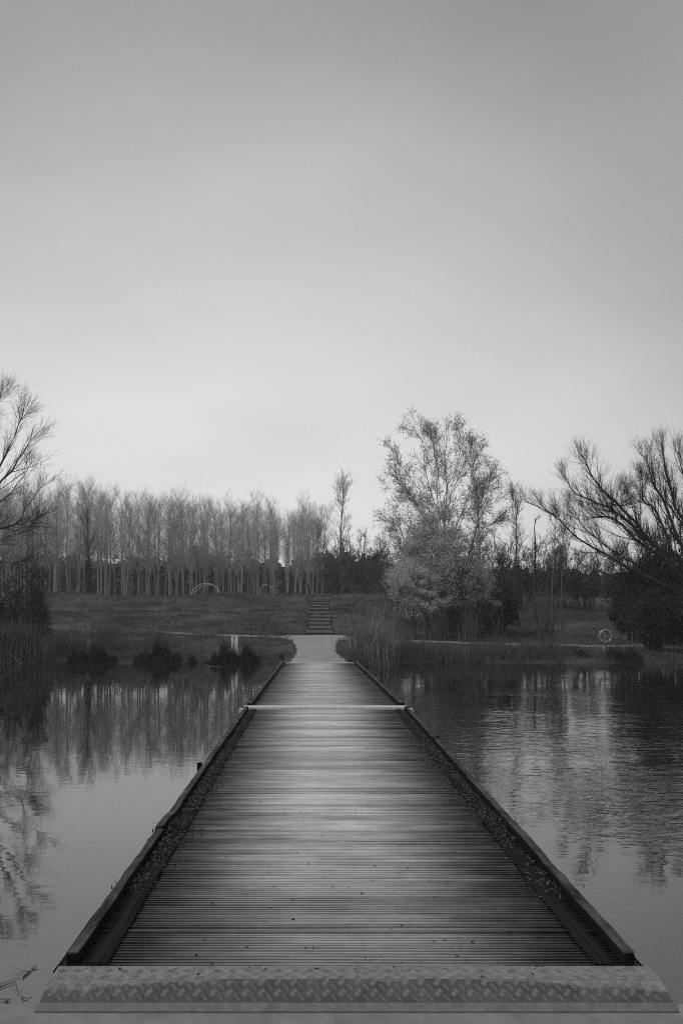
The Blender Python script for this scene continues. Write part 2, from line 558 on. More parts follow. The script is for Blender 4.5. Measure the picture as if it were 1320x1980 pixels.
def grid_mesh(xs, ys, zf):
    X, Y = np.meshgrid(xs, ys)
    Z = zf(X, Y)
    V = np.stack([X, Y, Z], -1).reshape(-1, 3)
    ny, nx = X.shape
    i = np.arange(ny * nx).reshape(ny, nx)
    Q = np.stack([i[:-1, :-1], i[:-1, 1:], i[1:, 1:], i[1:, :-1]], -1).reshape(-1, 4)
    return V, Q
xs = np.concatenate([np.arange(-150, -20, 5.), np.arange(-20, -3, .4), np.arange(-3, 3, .2), np.arange(3, 20, .4), np.arange(20, 151, 5.)])
ys = np.concatenate([np.arange(-28, 2, 3.), np.arange(2, 5.2, .4), np.arange(6, 23, 2.), np.arange(23, 60, .25), np.arange(60, 100, 1.), np.arange(100, 171, 5.)])
V, Q = grid_mesh(xs, ys, zt)
ground = MB().add(V, Q).build('ground', M['ground'], smooth=True)
ground['kind'] = 'structure'

# water sheet
wv = [(-149, 2.9, 0), (149, 2.9, 0), (149, 31.5, 0), (-149, 31.5, 0)]
water = MB().add(wv, [(0, 1, 2, 3)]).build('water', M['water'])
water['kind'] = 'structure'

# shore landing slab under the viewer's feet
slab = MB()
slab.beam([(.15, -2.5, .10), (.15, 3.40, .10)], 7.0, .2245, bev=.006)
slab_o = slab.build('landing_slab', M['slab'])
slab_o['kind'] = 'structure'

# sandy apron and footpaths, draped on the ground
def ribbon(name, ctr, half, mat, lift=.035, seed=1):
    rng = np.random.default_rng(seed)
    ctr = np.asarray(ctr, float)
    n = 70
    t = np.linspace(0, len(ctr) - 1, n)
    cx = np.interp(t, np.arange(len(ctr)), ctr[:, 0]); cy = np.interp(t, np.arange(len(ctr)), ctr[:, 1])
    hw = np.interp(t, np.arange(len(half)), half)
    d = np.stack([np.gradient(cx), np.gradient(cy)], 1); d /= np.linalg.norm(d, axis=1, keepdims=True)
    nx, ny = -d[:, 1], d[:, 0]
    jl = 1 + .10 * np.cumsum(rng.normal(0, .25, n)) * .3 + rng.normal(0, .03, n)
    jr = 1 + .10 * np.cumsum(rng.normal(0, .25, n)) * .3 + rng.normal(0, .03, n)
    k = np.linspace(-1, 1, 9)
    W = np.where(k[None] < 0, (jl * hw)[:, None], (jr * hw)[:, None]) * k[None]
    X = cx[:, None] + nx[:, None] * W; Y = cy[:, None] + ny[:, None] * W
    Z = zt(X, Y) + lift - .05 * (np.abs(k[None]) ** 6)
    i = np.arange(n * 9).reshape(n, 9)
    Q = np.stack([i[:-1, :-1], i[:-1, 1:], i[1:, 1:], i[1:, :-1]], -1).reshape(-1, 4)
    o = MB().add(np.stack([X, Y, Z], -1).reshape(-1, 3), Q).build(name, mat, smooth=True)
    o['kind'] = 'structure'
    return o
ribbon('sandy_apron', [(.1, 26.42), (.08, 28.5), (.0, 31), (.0, 33), (-.05, 35), (-.05, 36.6), (.0, 38.3)], [1.12, 1.0, .80, .85, .98, 1.3, 1.6], M['sand'], .035, 3)
ribbon('footpath', [(-1.2, 37.3), (-2.5, 37.7), (-4, 38.2), (-6, 38.9), (-7.6, 39.5)], [.6, .36, .25, .2, .08], M['sand_path'], .04, 4)
ribbon('footpath', [(1.2, 36.8), (2.4, 35.2), (4, 34.2), (8, 33.4), (11, 33.0), (13, 33)], [.5, .36, .28, .26, .24, .1], M['sand_path'], .045, 5)
ribbon('footpath', [(-.45, 48), (.3, 47.9), (.95, 48.0)], [.3, .45, .3], M['sand_dark'], .02, 6)

# ------------------------------------------------------------------ jetty: near pontoon
DECK = 0.40
rngp = np.random.default_rng(11)
def deck_board_mesh(name, x0, x1, w=.1235, pitch=.0309, depth=.018, th=.034, seed=0, bow=0):
    rg = np.random.default_rng(seed)
    prof = [(0, -th), (0, -.002)]
    n = 4
    for i in range(n):
        a = i * pitch
        top = pitch * .50
        o = (pitch - top) / 2
        dz = rg.normal(0, .0012)
        prof += [(a + o * .7, -depth if i else -.006), (a + o, dz), (a + o + top, dz), (a + pitch - o * .7, -depth if i < n - 1 else -.006)]
    prof += [(w - .0005, -.007), (w - .0005, -th)]
    prof = np.array(prof)
    k = len(prof)
    xsn = np.linspace(x0, x1, 4)
    V = np.concatenate([np.stack([np.full(k, x), prof[:, 0] - w / 2 + rg.normal(0, .0012), prof[:, 1] + rg.normal(0, .0012)], 1) for x in xsn])
    Q = []
    for s in range(3):
        for j in range(k):
            a, b = s * k + j, s * k + (j + 1) % k
            Q.append((a, a + k, b + k, b))
    return raw_mesh(name, V, Q)
pontoon = thing('wooden_pontoon', 'near stretch of the ribbed timber jetty with pale worn middle and dark edges', 'jetty', (0, 3.58, DECK))
XL, XR = -1.10, 1.40
P0, P1 = 3.58, 12.62
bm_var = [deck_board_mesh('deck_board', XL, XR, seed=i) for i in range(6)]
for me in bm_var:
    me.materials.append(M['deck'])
nb = 73
pw = (P1 - P0) / nb
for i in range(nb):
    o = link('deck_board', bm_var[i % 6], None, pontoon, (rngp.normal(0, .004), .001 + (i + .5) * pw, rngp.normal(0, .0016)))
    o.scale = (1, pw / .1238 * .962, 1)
    o.rotation_euler = (rngp.normal(0, .010), rngp.normal(0, .0006), rngp.normal(0, .0007))

def rail(parent, pieces, w, h, mat, seed, jit=.0035, name='kerb_rail'):
    rg = np.random.default_rng(seed)
    for (a, b) in pieces:
        a = np.array(a, float); b = np.array(b, float)
        n = max(8, int(np.linalg.norm(b - a) / .12))
        pts = a[None] + (b - a)[None] * np.linspace(0, 1, n)[:, None]
        wob = np.cumsum(rg.normal(0, .0012, n)); wob -= np.linspace(wob[0], wob[-1], n)
        pts[:, 0] += wob
        pts[:, 2] += rg.normal(0, .0012, n)
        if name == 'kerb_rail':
            b = MB().beam(pts, w, h - .008, rg, jit * .5, .004).build(name, M['dark_wood'], parent)  # wet timber, with the shade on sides and ends put into its colour
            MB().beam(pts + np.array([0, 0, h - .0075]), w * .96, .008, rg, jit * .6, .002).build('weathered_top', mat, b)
        else:
            MB().beam(pts, w, h, rg, jit).build(name, mat, parent)
# positions relative to the pontoon origin (0, 3.58, DECK)
RW, RH = .048, .056
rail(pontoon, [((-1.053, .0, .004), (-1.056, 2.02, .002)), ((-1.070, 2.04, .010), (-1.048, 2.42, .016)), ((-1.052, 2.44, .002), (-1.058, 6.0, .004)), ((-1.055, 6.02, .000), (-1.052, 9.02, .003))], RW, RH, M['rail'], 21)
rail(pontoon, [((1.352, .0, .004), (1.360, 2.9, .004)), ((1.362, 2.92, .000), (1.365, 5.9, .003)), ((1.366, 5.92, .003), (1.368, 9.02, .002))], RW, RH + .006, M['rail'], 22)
rail(pontoon, [((-.945, .0, .002), (-.945, 3.4, .001)), ((-.945, 3.42, .001), (-.945, 9.0, .002))], .085, .016, M['trim'], 23, .0012, 'edge_trim')
rail(pontoon, [((1.245, .0, .002), (1.245, 4.1, .001)), ((1.245, 4.12, .001), (1.245, 9.0, .002))], .085, .016, M['trim'], 24, .0012, 'edge_trim')
rail(pontoon, [((-1.115, .004, -.105), (-1.115, 9.02, -.105))], .045, .085, M['dark_wood'], 25, .002, 'side_beam')
rail(pontoon, [((1.415, .004, -.105), (1.415, 9.02, -.105))], .045, .085, M['dark_wood'], 26, .002, 'side_beam')
for x in (-.85, .15, 1.15):
    MB().beam([(x, .05, -.26), (x, 9.0, -.26)], .10, .22).build('bearer', M['dark_wood'], pontoon)
for x, y in ((-1.30, 4.75),):
    MB().beam([(x + .06, y, -.9), (x + .06, y + .001, -.9)], .01, .01)
def vpost(name, x, y, z0, z1, w, parent, mat, seed=0):
    rg = np.random.default_rng(seed)
    b = w / 2
    V = []; Q = []
    zs = np.linspace(z0, z1, 6)
    for i, z in enumerate(zs):
        s = 1 - (.12 if i == 5 else 0)
        for a, c in ((-1, -1), (1, -1), (1, 1), (-1, 1)):
            V.append((x + a * b * s + rg.normal(0, .002), y + c * b * s + rg.normal(0, .002), z))
    for i in range(5):
        for j in range(4):
            Q.append((i*4+j, i*4+(j+1) % 4, (i+1)*4+(j+1) % 4, (i+1)*4+j))
    Q.append((20, 21, 22, 23))
    return MB().add(V, Q).build(name, mat, parent)
vpost('mooring_post', -1.165, 4.72, -1.5, .0, .05, pontoon, M['dark_wood'], 1)
vpost('mooring_post', 1.475, 6.6, -1.5, -.02, .075, pontoon, M['dark_wood'], 2)
# pale hinge strip at the joint with the gangway
hs = MB()
hs.beam([(-1.10, 9.14, -.018), (1.405, 9.14, -.018)], .20, .062, bev=.008)
hs_o = hs.build('hinge_strip', M['strip_metal'], pontoon)
for x in (-1.145, 1.45):
    MB().beam([(x, 9.06, -.05), (x, 9.20, -.05)], .07, .06, bev=.01).build('hinge_end', M['strip_metal'], hs_o)

# ------------------------------------------------------------------ jetty: far gangway, sloping down to the bank
G0, G1 = 12.86, 26.45
GZ0, GZ1 = DECK, .200
glen = math.hypot(G1 - G0, GZ1 - GZ0)
gang = thing('wooden_gangway', 'far narrower stretch of timber jetty running down to the sandy bank', 'jetty', (0, G0, GZ0))
gang.rotation_euler = (math.atan2(GZ1 - GZ0, G1 - G0), 0, 0)
gm_var = [deck_board_mesh('deck_board', -1.07, 1.37, seed=20 + i) for i in range(5)]
for me in gm_var:
    me.materials.append(M['deck_far'])
ng = 109
gw = (glen - .1) / ng
for i in range(ng):
    t = i / ng
    o = link('deck_board', gm_var[i % 5], None, gang, (-.035 * t, .001 + (i + .5) * gw, rngp.normal(0, .0018)))
    o.scale = (1 - .035 * t, gw / .1238, 1)
    o.rotation_euler = (rngp.normal(0, .012), rngp.normal(0, .0006), rngp.normal(0, .0008))
rail(gang, [((-1.035, .02, .003), (-1.040, 4.4, .004)), ((-1.040, 4.42, .0), (-1.045, 9, .004)), ((-1.045, 9.02, .0), (-1.035, 13.45, .002))], .075, .075, M['rail'], 31, .006)
rail(gang, [((1.335, .02, .003), (1.31, 3.7, .004)), ((1.312, 3.72, .0), (1.285, 8.2, .012)), ((1.28, 8.22, .0), (1.25, 13.45, .002))], .075, .075, M['rail'], 32, .006)
for x, xe in ((-.8, -.82), (.15, .12), (1.1, 1.02)):
    MB().beam([(x, .05, -.24), (xe, 13.3, -.24)], .10, .20).build('bearer', M['dark_wood'], gang)
for y in (3.2, 7.4, 11.2):
    for x in (-1.02, 1.27):
        vpost('pile', x, y, -1.8, -.04, .11, gang, M['dark_wood'], int(y * 10 + x * 3))
MB().beam([(-1.03, 13.52, -.02), (1.26, 13.52, -.02)], .12, .032, bev=.008).build('threshold_strip', M['strip_metal'], gang)

# ------------------------------------------------------------------ checker plate ramp at the near end
ramp_o = thing('checker_plate_ramp', 'diamond-tread metal ramp plate across the near end of the jetty', 'ramp', (0, 3.45, DECK))
PX0, PX1 = -1.11, 1.435
# local: flat y 0.0..0.128 at z +.003, slope y 0 .. -.105 down
th = .006
SL0, SL1 = (0.0, .003), (-.088, -.050)
LIP = (-.128, -.0685)
def sheet(mb, a, b, x0a, x1a, x0b, x1b, nx=24, seed=0):
    rg = np.random.default_rng(seed)
    t = np.linspace(0, 1, nx)
    V = []
    for zz in (0, -th):
        for (p, x0, x1) in ((a, x0a, x1a), (b, x0b, x1b)):
            for u in t:
                V.append((x0 + (x1 - x0) * u, p[0], p[1] + zz))
    i = np.arange(4 * nx).reshape(4, nx)
    Q = []
    for j in range(nx - 1):
        Q += [(i[0, j], i[1, j], i[1, j+1], i[0, j+1]), (i[2, j], i[2, j+1], i[3, j+1], i[3, j]),
              (i[0, j], i[0, j+1], i[2, j+1], i[2, j]), (i[1, j], i[3, j], i[3, j+1], i[1, j+1])]
    for e in (0, nx - 1):
        Q.append((i[0, e], i[2, e], i[3, e], i[1, e]))
    mb.add(V, Q)
top = MB(); sheet(top, (.128, .003), SL0, PX0, PX1, PX0, PX1); top.build('top_plate', M['plate'], ramp_o)
fl = MB(); sheet(fl, (SL0[0] - .0015, SL0[1] - .001), SL1, PX0, PX1, PX0 - .012, PX1 + .012); fl.build('ramp_flap', M['plate'], ramp_o)
lp = MB(); sheet(lp, (SL1[0] - .0015, SL1[1] - .001), LIP, PX0 - .012, PX1 + .012, PX0 - .02, PX1 + .02); lp.build('ramp_lip', M['lip'], ramp_o)
# five-bar tread
def tread(o_pt, du, dn, length, x0, x1, rows_half, cols_half, hgt=.0022, seed=5):
    rg = np.random.default_rng(seed)
    mb = MB()
    du = np.array(du); dn = np.array(dn); ex = np.array([1., 0, 0])
    nr = int(length / rows_half); nc = int((x1 - x0) / cols_half)
    Vs = []; Ts = []
    cnt = 0
    for r in range(nr):
        for c in range(nc // 2):
            s = 1 if r % 2 == 0 else -1
            cu = (r + .5) * rows_half; cx = x0 + (2 * c + .5 + (r % 2)) * cols_half
            ang = math.radians(36) * s
            d = np.array([math.cos(ang), math.sin(ang)]); e = np.array([-d[1], d[0]])
            for b in range(-2, 3):
                L = .0185 * (1 - .10 * abs(b)); W = .0024
                ctr = np.array([cx, cu]) + e * b * .0074
                pts2 = [ctr - d * L, ctr - e * W, ctr + d * L, ctr + e * W, ctr - d * L * .6, ctr + d * L * .6]
                hs_ = [0, 0, 0, 0, hgt, hgt]
                P = [np.array(o_pt) + ex * p[0] + du * p[1] + dn * hh for p, hh in zip(pts2, hs_)]
                k = cnt * 6
                Vs += P
                Ts += [(k, k+1, k+4), (k+1, k+5, k+4), (k+1, k+2, k+5), (k+2, k+3, k+5), (k+3, k+4, k+5), (k+3, k, k+4)]
                cnt += 1
    mb.add(np.array(Vs), t=np.array(Ts))
    return mb
slv = np.array([0, SL1[0] - SL0[0], SL1[1] - SL0[1]]); sll = np.linalg.norm(slv); slv /= sll
nrm = np.array([0, -slv[2], slv[1]]); nrm = nrm if nrm[2] > 0 else -nrm
t1 = tread((0, SL0[0], SL0[1] + .0005), slv, nrm, sll, PX0 + .012, PX1 + .035, .0245, .033).build('tread_bars', M['tread_worn'], ramp_o)
t2 = tread((0, .002, .0035), (0, 1., 0), (0, 0, 1.), .125, PX0 + .012, PX1 + .035, .031, .033, hgt=.0011, seed=6).build('tread_bars', M['plate'], ramp_o)
for k in range(7):
    bx_ = PX0 + .12 + k * (PX1 - PX0 - .24) / 6
    bolt = MB().tubes(np.array([[(bx_, .105, .003), (bx_, .105, .0075), (bx_, .105, .009)]]), np.array([[.009, .009, .003]]), 8)
    bolt.build('bolt', M['steel_grey'], ramp_o)
t1['kind'] = 'stuff'; t2['kind'] = 'stuff'

# ------------------------------------------------------------------ leaf litter on the deck
rngl = np.random.default_rng(77)
def litter(n, xc, xs_, name, label):
    mb = MB()
    # clumps along the rail
    yc = np.concatenate([rngl.uniform(4.4, 12.4, n // 2)] + [rngl.normal(c, rngl.uniform(.08, .35), n // 9) for c in rngl.uniform(4.5, 9.5, 11)])
    yc = np.clip(yc, 3.66, 12.5)
    x = xc + np.abs(rngl.normal(0, .058, len(yc))) * xs_
    C = np.stack([x, yc, DECK + .008 + np.where(np.abs(x - xc) < .13, .014, 0) + np.abs(rngl.normal(0, .010, len(yc)))], 1)
    mb.leaves(C, .027, rngl, .42, .7)
    o = mb.build(name, M['litter'])
    o['kind'] = 'stuff'
    tag(o, label, 'leaf litter')
    return o
litter(700, -1.012, 1.5, 'leaf_litter', 'dead leaves drifted along the left kerb rail of the jetty')
litter(850, 1.312, -1.5, 'leaf_litter', 'dead leaves drifted along the right kerb rail of the jetty')
mb = MB()
n = 170
C = np.stack([rngl.uniform(-.85, 1.15, n), 3.5 + rngl.exponential(2.0, n), np.full(n, DECK + .006)], 1)
C = C[C[:, 1] < 12]
C[C[:, 1] < 3.58, 2] += .003
mb.leaves(C, .014, rngl, .5, .9)
o = mb.build('leaf_scraps', M['litter']); o['kind'] = 'stuff'; tag(o, 'small leaf scraps scattered over the deck boards', 'leaf litter')
mb = MB()
n = 40
C = np.stack([rngl.uniform(-1.0, 1.3, n), 3.47 + rngl.exponential(.5, n), np.full(n, DECK + .006)], 1)
mb.leaves(C, .022, rngl, .45, .9)
o = mb.build('leaf_scraps', M['twig_wet']); o['kind'] = 'stuff'; tag(o, 'dark wet leaf scraps near the metal ramp plate', 'leaf litter')
# tufts of moss and grass rooted at the rails
def tuft(x, y, z, n, h, label, mat='moss', spread=.07, name='grass_tuft', lean=.6):
    rg = np.random.default_rng(int(abs(x * 1000 + y * 77)))
    r = np.abs(rg.normal(0, spread, n)); a = rg.uniform(0, 6.283, n)
    B = np.stack([r * np.cos(a), r * np.sin(a) * 1.6, np.zeros(n)], 1)
    o = MB().blades(B, h * rg.uniform(.4, 1.1, n), rg, .007, lean, .5).build(name, M[mat], None, loc=(x, y, z))
    o['kind'] = 'stuff'
    return tag(o, label, 'grass tuft')
tuft(-.985, 5.75, DECK + .001, 260, .085, 'mossy tuft at the splice in the left kerb rail')
tuft(1.30, 5.95, DECK + .001, 160, .07, 'mossy tuft against the right kerb rail below the leaf drift')
tuft(1.29, 4.55, DECK + .001, 110, .05, 'low moss patch by the near end of the right kerb rail')
tuft(-.99, 4.62, DECK + .001, 90, .05, 'curled dry weed by the near left trim plank', 'reed_mid')
tuft(-1.00, 9.3, DECK + .001, 150, .06, 'mossy fringe beside the left rail ahead of the hinge strip', 'moss', .12)

# ------------------------------------------------------------------ floating twigs by the ramp and a stick by the gangway
def stick(name, label, pts, r, mat, twigs=0, seed=0, cat='twig'):
    rg = np.random.default_rng(seed)
    P = np.array(pts, float)
    t = np.linspace(0, len(P) - 1, 10)
    path = np.stack([np.interp(t, np.arange(len(P)), P[:, k]) for k in range(3)], 1)
    org = path[0].copy()
    path = path - org + rg.normal(0, r * .5, path.shape) * np.array([1, 1, .3])
    mb = MB().tubes(path[None], np.linspace(r, r * .4, 10)[None], 5)
    for k in range(twigs):
        a = path[rg.integers(2, 10)]
        d = rg.normal(0, 1, 3) * np.array([1, 1, .25]); d /= np.linalg.norm(d)
        L = rg.uniform(.04, .10) * (1 if r < .006 else 3)
        tw = a[None] + d[None] * np.linspace(0, L, 4)[:, None]
        mb.tubes(tw[None], np.linspace(r * .5, r * .2, 4)[None], 3)
    o = mb.build(name, M[mat], None, smooth=True, loc=org)
    return tag(o, label, cat)
def onw(px, py, z=0.006):
    D = F * (EYE - z) / (py - VY)
    return (wx(px, D), D, z)
stick('floating_twig', 'forked dark twig floating left of the ramp, nearest the jetty corner', [onw(45, 1890), onw(72, 1866)], .0035, 'twig_wet', 5, 1)
stick('floating_twig', 'long thin dark stem floating at the left picture edge', [onw(0, 1910), onw(30, 1898), onw(38, 1921)], .002, 'twig_wet', 2, 2)
stick('floating_twig', 'thin straight stem floating above the long dark stem', [onw(-6, 1907), onw(38, 1886)], .0017, 'twig_wet', 1, 8)
stick('floating_twig', 'short curled twig floating lowest at the left edge', [onw(8, 1937), onw(22, 1932)], .003, 'twig_wet', 3, 3)
stick('floating_twig', 'small dark twig floating beside the ramp corner', [onw(42, 1928), onw(55, 1931)], .0025, 'twig_wet', 2, 4)
stick('floating_stick', 'pale stick floating in the water left of the gangway', [onw(471, 1334), onw(497, 1337)], .016, 'reed_pale', 1, 5)
stick('floating_stick', 'thin pale stick floating below the dark rushes by the posts', [onw(398, 1288), onw(432, 1290)], .014, 'reed_pale', 0, 6)

# ------------------------------------------------------------------ hillside steps
def flight(name, label, y0, z0, y1, z1, n, xc0, xc1, w):
    t = thing(name, label, 'steps', (xc0, y0, z0))
    rg = np.random.default_rng(n * 7)
    for i in range(n):
        u = i / (n - 1)
        y = y0 + (y1 - y0) * u; z = z0 + (z1 - z0) * (i + 1) / n
        dep = (y1 - y0) / (n - 1)
        ww = w * rg.uniform(.85, 1.15)
        xo = (xc1 - xc0) * u + rg.normal(0, .05)
        xa, xb, ya, yb, zz = xo - ww / 2, xo + ww / 2, y - y0 + .05, y - y0 + dep + .04, z - z0
        tr = MB(); j4 = rg.normal(0, .012, 8)
        xm = np.linspace(xa, xb, 5); V = []
        for zt_, yy in ((-.28, ya), (-.28, yb), (-.055, ya), (.075, yb)):
            for xx in xm:
                V.append((xx, yy + (rg.normal(0, .02) if yy == ya else 0), zz + zt_ + rg.normal(0, .012)))
        Q = [q for c in range(4) for q in ((10 + c, 11 + c, 16 + c, 15 + c), (0 + c, 1 + c, 11 + c, 10 + c), (5 + c, 15 + c, 16 + c, 6 + c), (c, 5 + c, 6 + c, 1 + c))] + [(0, 10, 15, 5), (4, 9, 19, 14)]
        tr.add(V, Q)
        tr.build('tread', M['sand_dark'], t)
        lg = MB(); P = np.stack([np.linspace(xo - ww / 2 - .08, xo + ww / 2 + .08, 7), np.full(7, y - y0) + rg.normal(0, .01, 7), np.full(7, z - z0 - .10) + rg.normal(0, .01, 7)], 1)
        lg.tubes(P[None], np.full((1, 7), .07), 7)
        lg.build('riser_log', M['step_log'], t, smooth=True)
    return t
flight('hillside_steps', 'lower flight of log steps climbing from the sandy apron', 39.2, .66, 46.6, 1.70, 6, .22, .28, 1.15)
flight('hillside_steps', 'upper flight of log steps reaching the embankment top', 49.2, 1.74, 55.8, 2.86, 6, .25, .35, 1.05)

# ------------------------------------------------------------------ posts, lifebuoy, hoops
for px, w, lb in ((449.5, .085, 'slimmer left one of the two white posts in the rushes'), (457, .11, 'wider right one of the two white posts in the rushes')):
    D = 30.2
    x = wx(px, D)
    t = thing('white_post', lb, 'post', (x, D, -.4), 0, 'white posts in the rushes')
    p = vpost('post_shaft', 0, 0, 0, wz(1229, D) + .4, w, t, M['white_paint'], int(px))
    cp = MB().box(-w / 2 - .006, w / 2 + .006, -w / 2 - .006, w / 2 + .006, wz(1229, D) + .4 + .001, wz(1229, D) + .415); cp.build('post_cap', M['white_paint'], t)
D = 31.0
x = wx(1168.5, D)
zb = float(zt(x, D))
lb = thing('lifebuoy_stand', 'lifebuoy ring hung on a cross-shaped post at the water edge', 'lifebuoy', (x, D, zb))
zr = wz(1230, D) - zb
MB().tubes(np.array([[(0, 0, -.2), (0, 0, zr * .5), (0, 0, zr + .27)]]), np.full((1, 3), .028), 8).build('post', M['steel_grey'], lb, smooth=True)
MB().tubes(np.array([[(-.26, -.03, zr), (0, -.03, zr), (.26, -.03, zr)]]), np.full((1, 3), .018), 6).build('cross_arm', M['steel_grey'], lb, smooth=True)
rr, r2 = .225, .045
na, nb_ = 40, 10
a = np.arange(na) * 2 * np.pi / na; b = np.arange(nb_) * 2 * np.pi / nb_
A, Bq = np.meshgrid(a, b, indexing='ij')
Vt = np.stack([(rr + r2 * np.cos(Bq)) * np.cos(A), -.085 + r2 * np.sin(Bq) * .8, zr + (rr + r2 * np.cos(Bq)) * np.sin(A)], -1).reshape(-1, 3)
ii = np.arange(na * nb_).reshape(na, nb_)
Qt = np.stack([ii, np.roll(ii, -1, 0), np.roll(np.roll(ii, -1, 0), -1, 1), np.roll(ii, -1, 1)], -1).reshape(-1, 4)
ring = MB().add(Vt, Qt).build('ring', M['ring_grey'], lb, smooth=True)
for k in range(4):
    a0 = math.pi / 4 + k * math.pi / 2
    aa = np.linspace(a0 - .16, a0 + .16, 5)
    P = np.stack([rr * np.cos(aa), np.full(5, -.085), zr + rr * np.sin(aa)], 1)
    MB().tubes(P[None], np.full((1, 5), r2 + .004), 10).build('grip_band', M['ring_band'], ring, smooth=True)
MB().box(-.075, -.03, -.07, .0, zr - .50, zr - .34).build('rope_box', M['ring_band'], lb)

def hoop(label, x0, x1, top, D, skew, r=.035, y2=0):
    t = np.linspace(0, math.pi, 22)
    xa, xb = wx(x0, D), wx(x1, D)
    cx, hw = (xa + xb) / 2, (xb - xa) / 2
    zb = float(zt(cx, D))
    H = wz(top, D) - zb
    P = np.stack([-hw * np.cos(t) + skew * np.sin(t) * hw, np.linspace(0, y2, 22), -.3 + (H + .3) * np.sin(t) ** .75], 1)
    o = MB().tubes(P[None], np.full((1, 22), r), 6).build('hoop_arch', M['branch_bleached'], None, smooth=True, loc=(cx, D, zb))
    return tag(o, label, 'arch', 'play hoops on the embankment')
hoop('larger front hoop of the left pair on the embankment', 369, 422, 1128, 59, .15)
hoop('slightly lower rear hoop of the left pair on the embankment', 372, 424, 1131, 60.2, .25, .03)
hoop('single pale hoop nearer the steps on the embankment', 503, 534, 1131, 59, -.3, .03)

# ------------------------------------------------------------------ trees
def rot_dirs(rng, T, ang):
    ref = np.where(np.abs(T[:, 2:3]) > .9, np.array([1., 0, 0]), np.array([0, 0, 1.]))
    U = np.cross(T, ref); U /= np.linalg.norm(U, axis=1, keepdims=True) + 1e-9
    W = np.cross(T, U)
    az = rng.uniform(0, 2*np.pi, len(T))[:, None]
    s = np.sin(ang)[:, None]; c = np.cos(ang)[:, None]
    return T * c + (U * np.cos(az) + W * np.sin(az)) * s
def walk(rng, P0, D0, L, n, wig, trop):
    M_ = len(P0)
    P = np.empty((M_, n, 3)); P[:, 0] = P0
    d = D0 / (np.linalg.norm(D0, axis=1, keepdims=True) + 1e-9)
    st = (L / (n - 1))[:, None]
    for i in range(1, n):
        d = d + rng.normal(0, wig, (M_, 3)) + trop
        d /= np.linalg.norm(d, axis=1, keepdims=True)
        P[:, i] = P[:, i-1] + d * st
    return P
def sprout(rng, P, Rd, nc, t0, t1, ang, sd, L, n, rr, wig, trop, lt=0.5, lmin=.35, rmin=.003, rel=None):
    """nc children on each parent path; L absolute length of the longest, shrinking with t"""
    M_, N, _ = P.shape
    t = rng.uniform(t0, t1, (M_, nc))
    f = t * (N - 1); i = np.minimum(f.astype(int), N - 2); u = (f - i)
    mi = np.arange(M_)[:, None]
    B = P[mi, i] * (1 - u[..., None]) + P[mi, i+1] * u[..., None]
    T = P[mi, i+1] - P[mi, i]
    T = T / (np.linalg.norm(T, axis=2, keepdims=True) + 1e-9)
    pr = Rd[mi, i] * (1 - u) + Rd[mi, i+1] * u
    Ls = L * (1 - lt * (t - t0) / max(t1 - t0, 1e-6)) * rng.uniform(lmin, 1, (M_, nc))
    if rel is not None:
        Ls = Ls * rel[:, None]
    B = B.reshape(-1, 3); T = T.reshape(-1, 3); pr = pr.ravel(); Ls = Ls.ravel()
    d = rot_dirs(rng, T, rng.normal(ang, sd, len(T)))
    C = walk(rng, B, d, Ls, n, wig, np.array(trop))
    r0 = np.maximum(pr * rr, rmin)
    Rc = r0[:, None] * np.linspace(1, .35, n)[None]
    return C, Rc
def poly(pts, n):
    p = np.array(pts, float)
    t = np.linspace(0, len(p) - 1, n)
    i = np.minimum(t.astype(int), len(p) - 2); u = (t - i)[:, None]
    P = p
    # catmull-rom
    Pm = np.concatenate([[2*P[0]-P[1]], P, [2*P[-1]-P[-2]]])
    a, b, c, d = Pm[i], Pm[i+1], Pm[i+2], Pm[i+3]
    return .5 * (2*b + (c-a)*u + (2*a-5*b+4*c-d)*u**2 + (3*b-a-3*c+d)*u**3)

def finish_tree(name, label, cat, loc, trunk_mb, crown_mb, mt, mc, foliage=None, mf=None, group=None):
    t = thing(name, label, cat, loc, 0, group)
    kids = [trunk_mb.build('trunk', mt, t, smooth=True)]
    if crown_mb is not None:
        kids.append(crown_mb.build('crown', mc, t, smooth=True))
    if foliage is not None:
        kids.append(foliage.build('foliage', mf, t))
    KIDS[t.name] = kids
    return t

# --- poplars of the plantation
def poplar(seed, H, label):
    rng = np.random.default_rng(seed)
    P = walk(rng, np.array([[0, 0, -.2]]), np.array([[rng.normal(0, .015), rng.normal(0, .015), 1]]), np.array([H]), 14, .018, np.array([0, 0, .03]))
    Rd = np.linspace(.095, .012, 14)[None]
    L1, R1 = sprout(rng, P, Rd, 58, .28, .98, .52, .16, H * .40, 7, .20, .04, (0, 0, .06), .50, .4, .0065)
    L2, R2 = sprout(rng, L1, R1, 6, .12, .95, .5, .2, H * .15, 5, .55, .05, (0, 0, .08), .4, .4, .0050)
    L3, R3 = sprout(rng, L2, R2, 4, .1, .95, .5, .2, H * .08, 3, .7, .05, (0, 0, .08), .3, .4, .0038)
    tm = MB().tubes(P, Rd, 7)
    cm = MB().tubes(L1, R1, 3).tubes(L2, R2, 3).tubes(L3, R3, 3)
    return finish_tree('poplar_tree', label, 'tree', (0, 0, 0), tm, cm, M['bark_pale'], M['twig_pale'], group='bare poplars of the plantation')
PL = 'bare pale-trunked poplar standing in the rows behind the embankment'
protos = [poplar(100 + i, 9.0, PL) for i in range(9)]
rngt = np.random.default_rng(5)
spots = []
for row, D in enumerate((66, 69, 72, 75.5, 79, 83)):
    x = wx(-60, D) + rngt.uniform(0, 1)
    while x < wx(622, D):
        spots.append((x + rngt.normal(0, .2), D + rngt.normal(0, .9)))
        x += rngt.uniform(.9, 1.9)
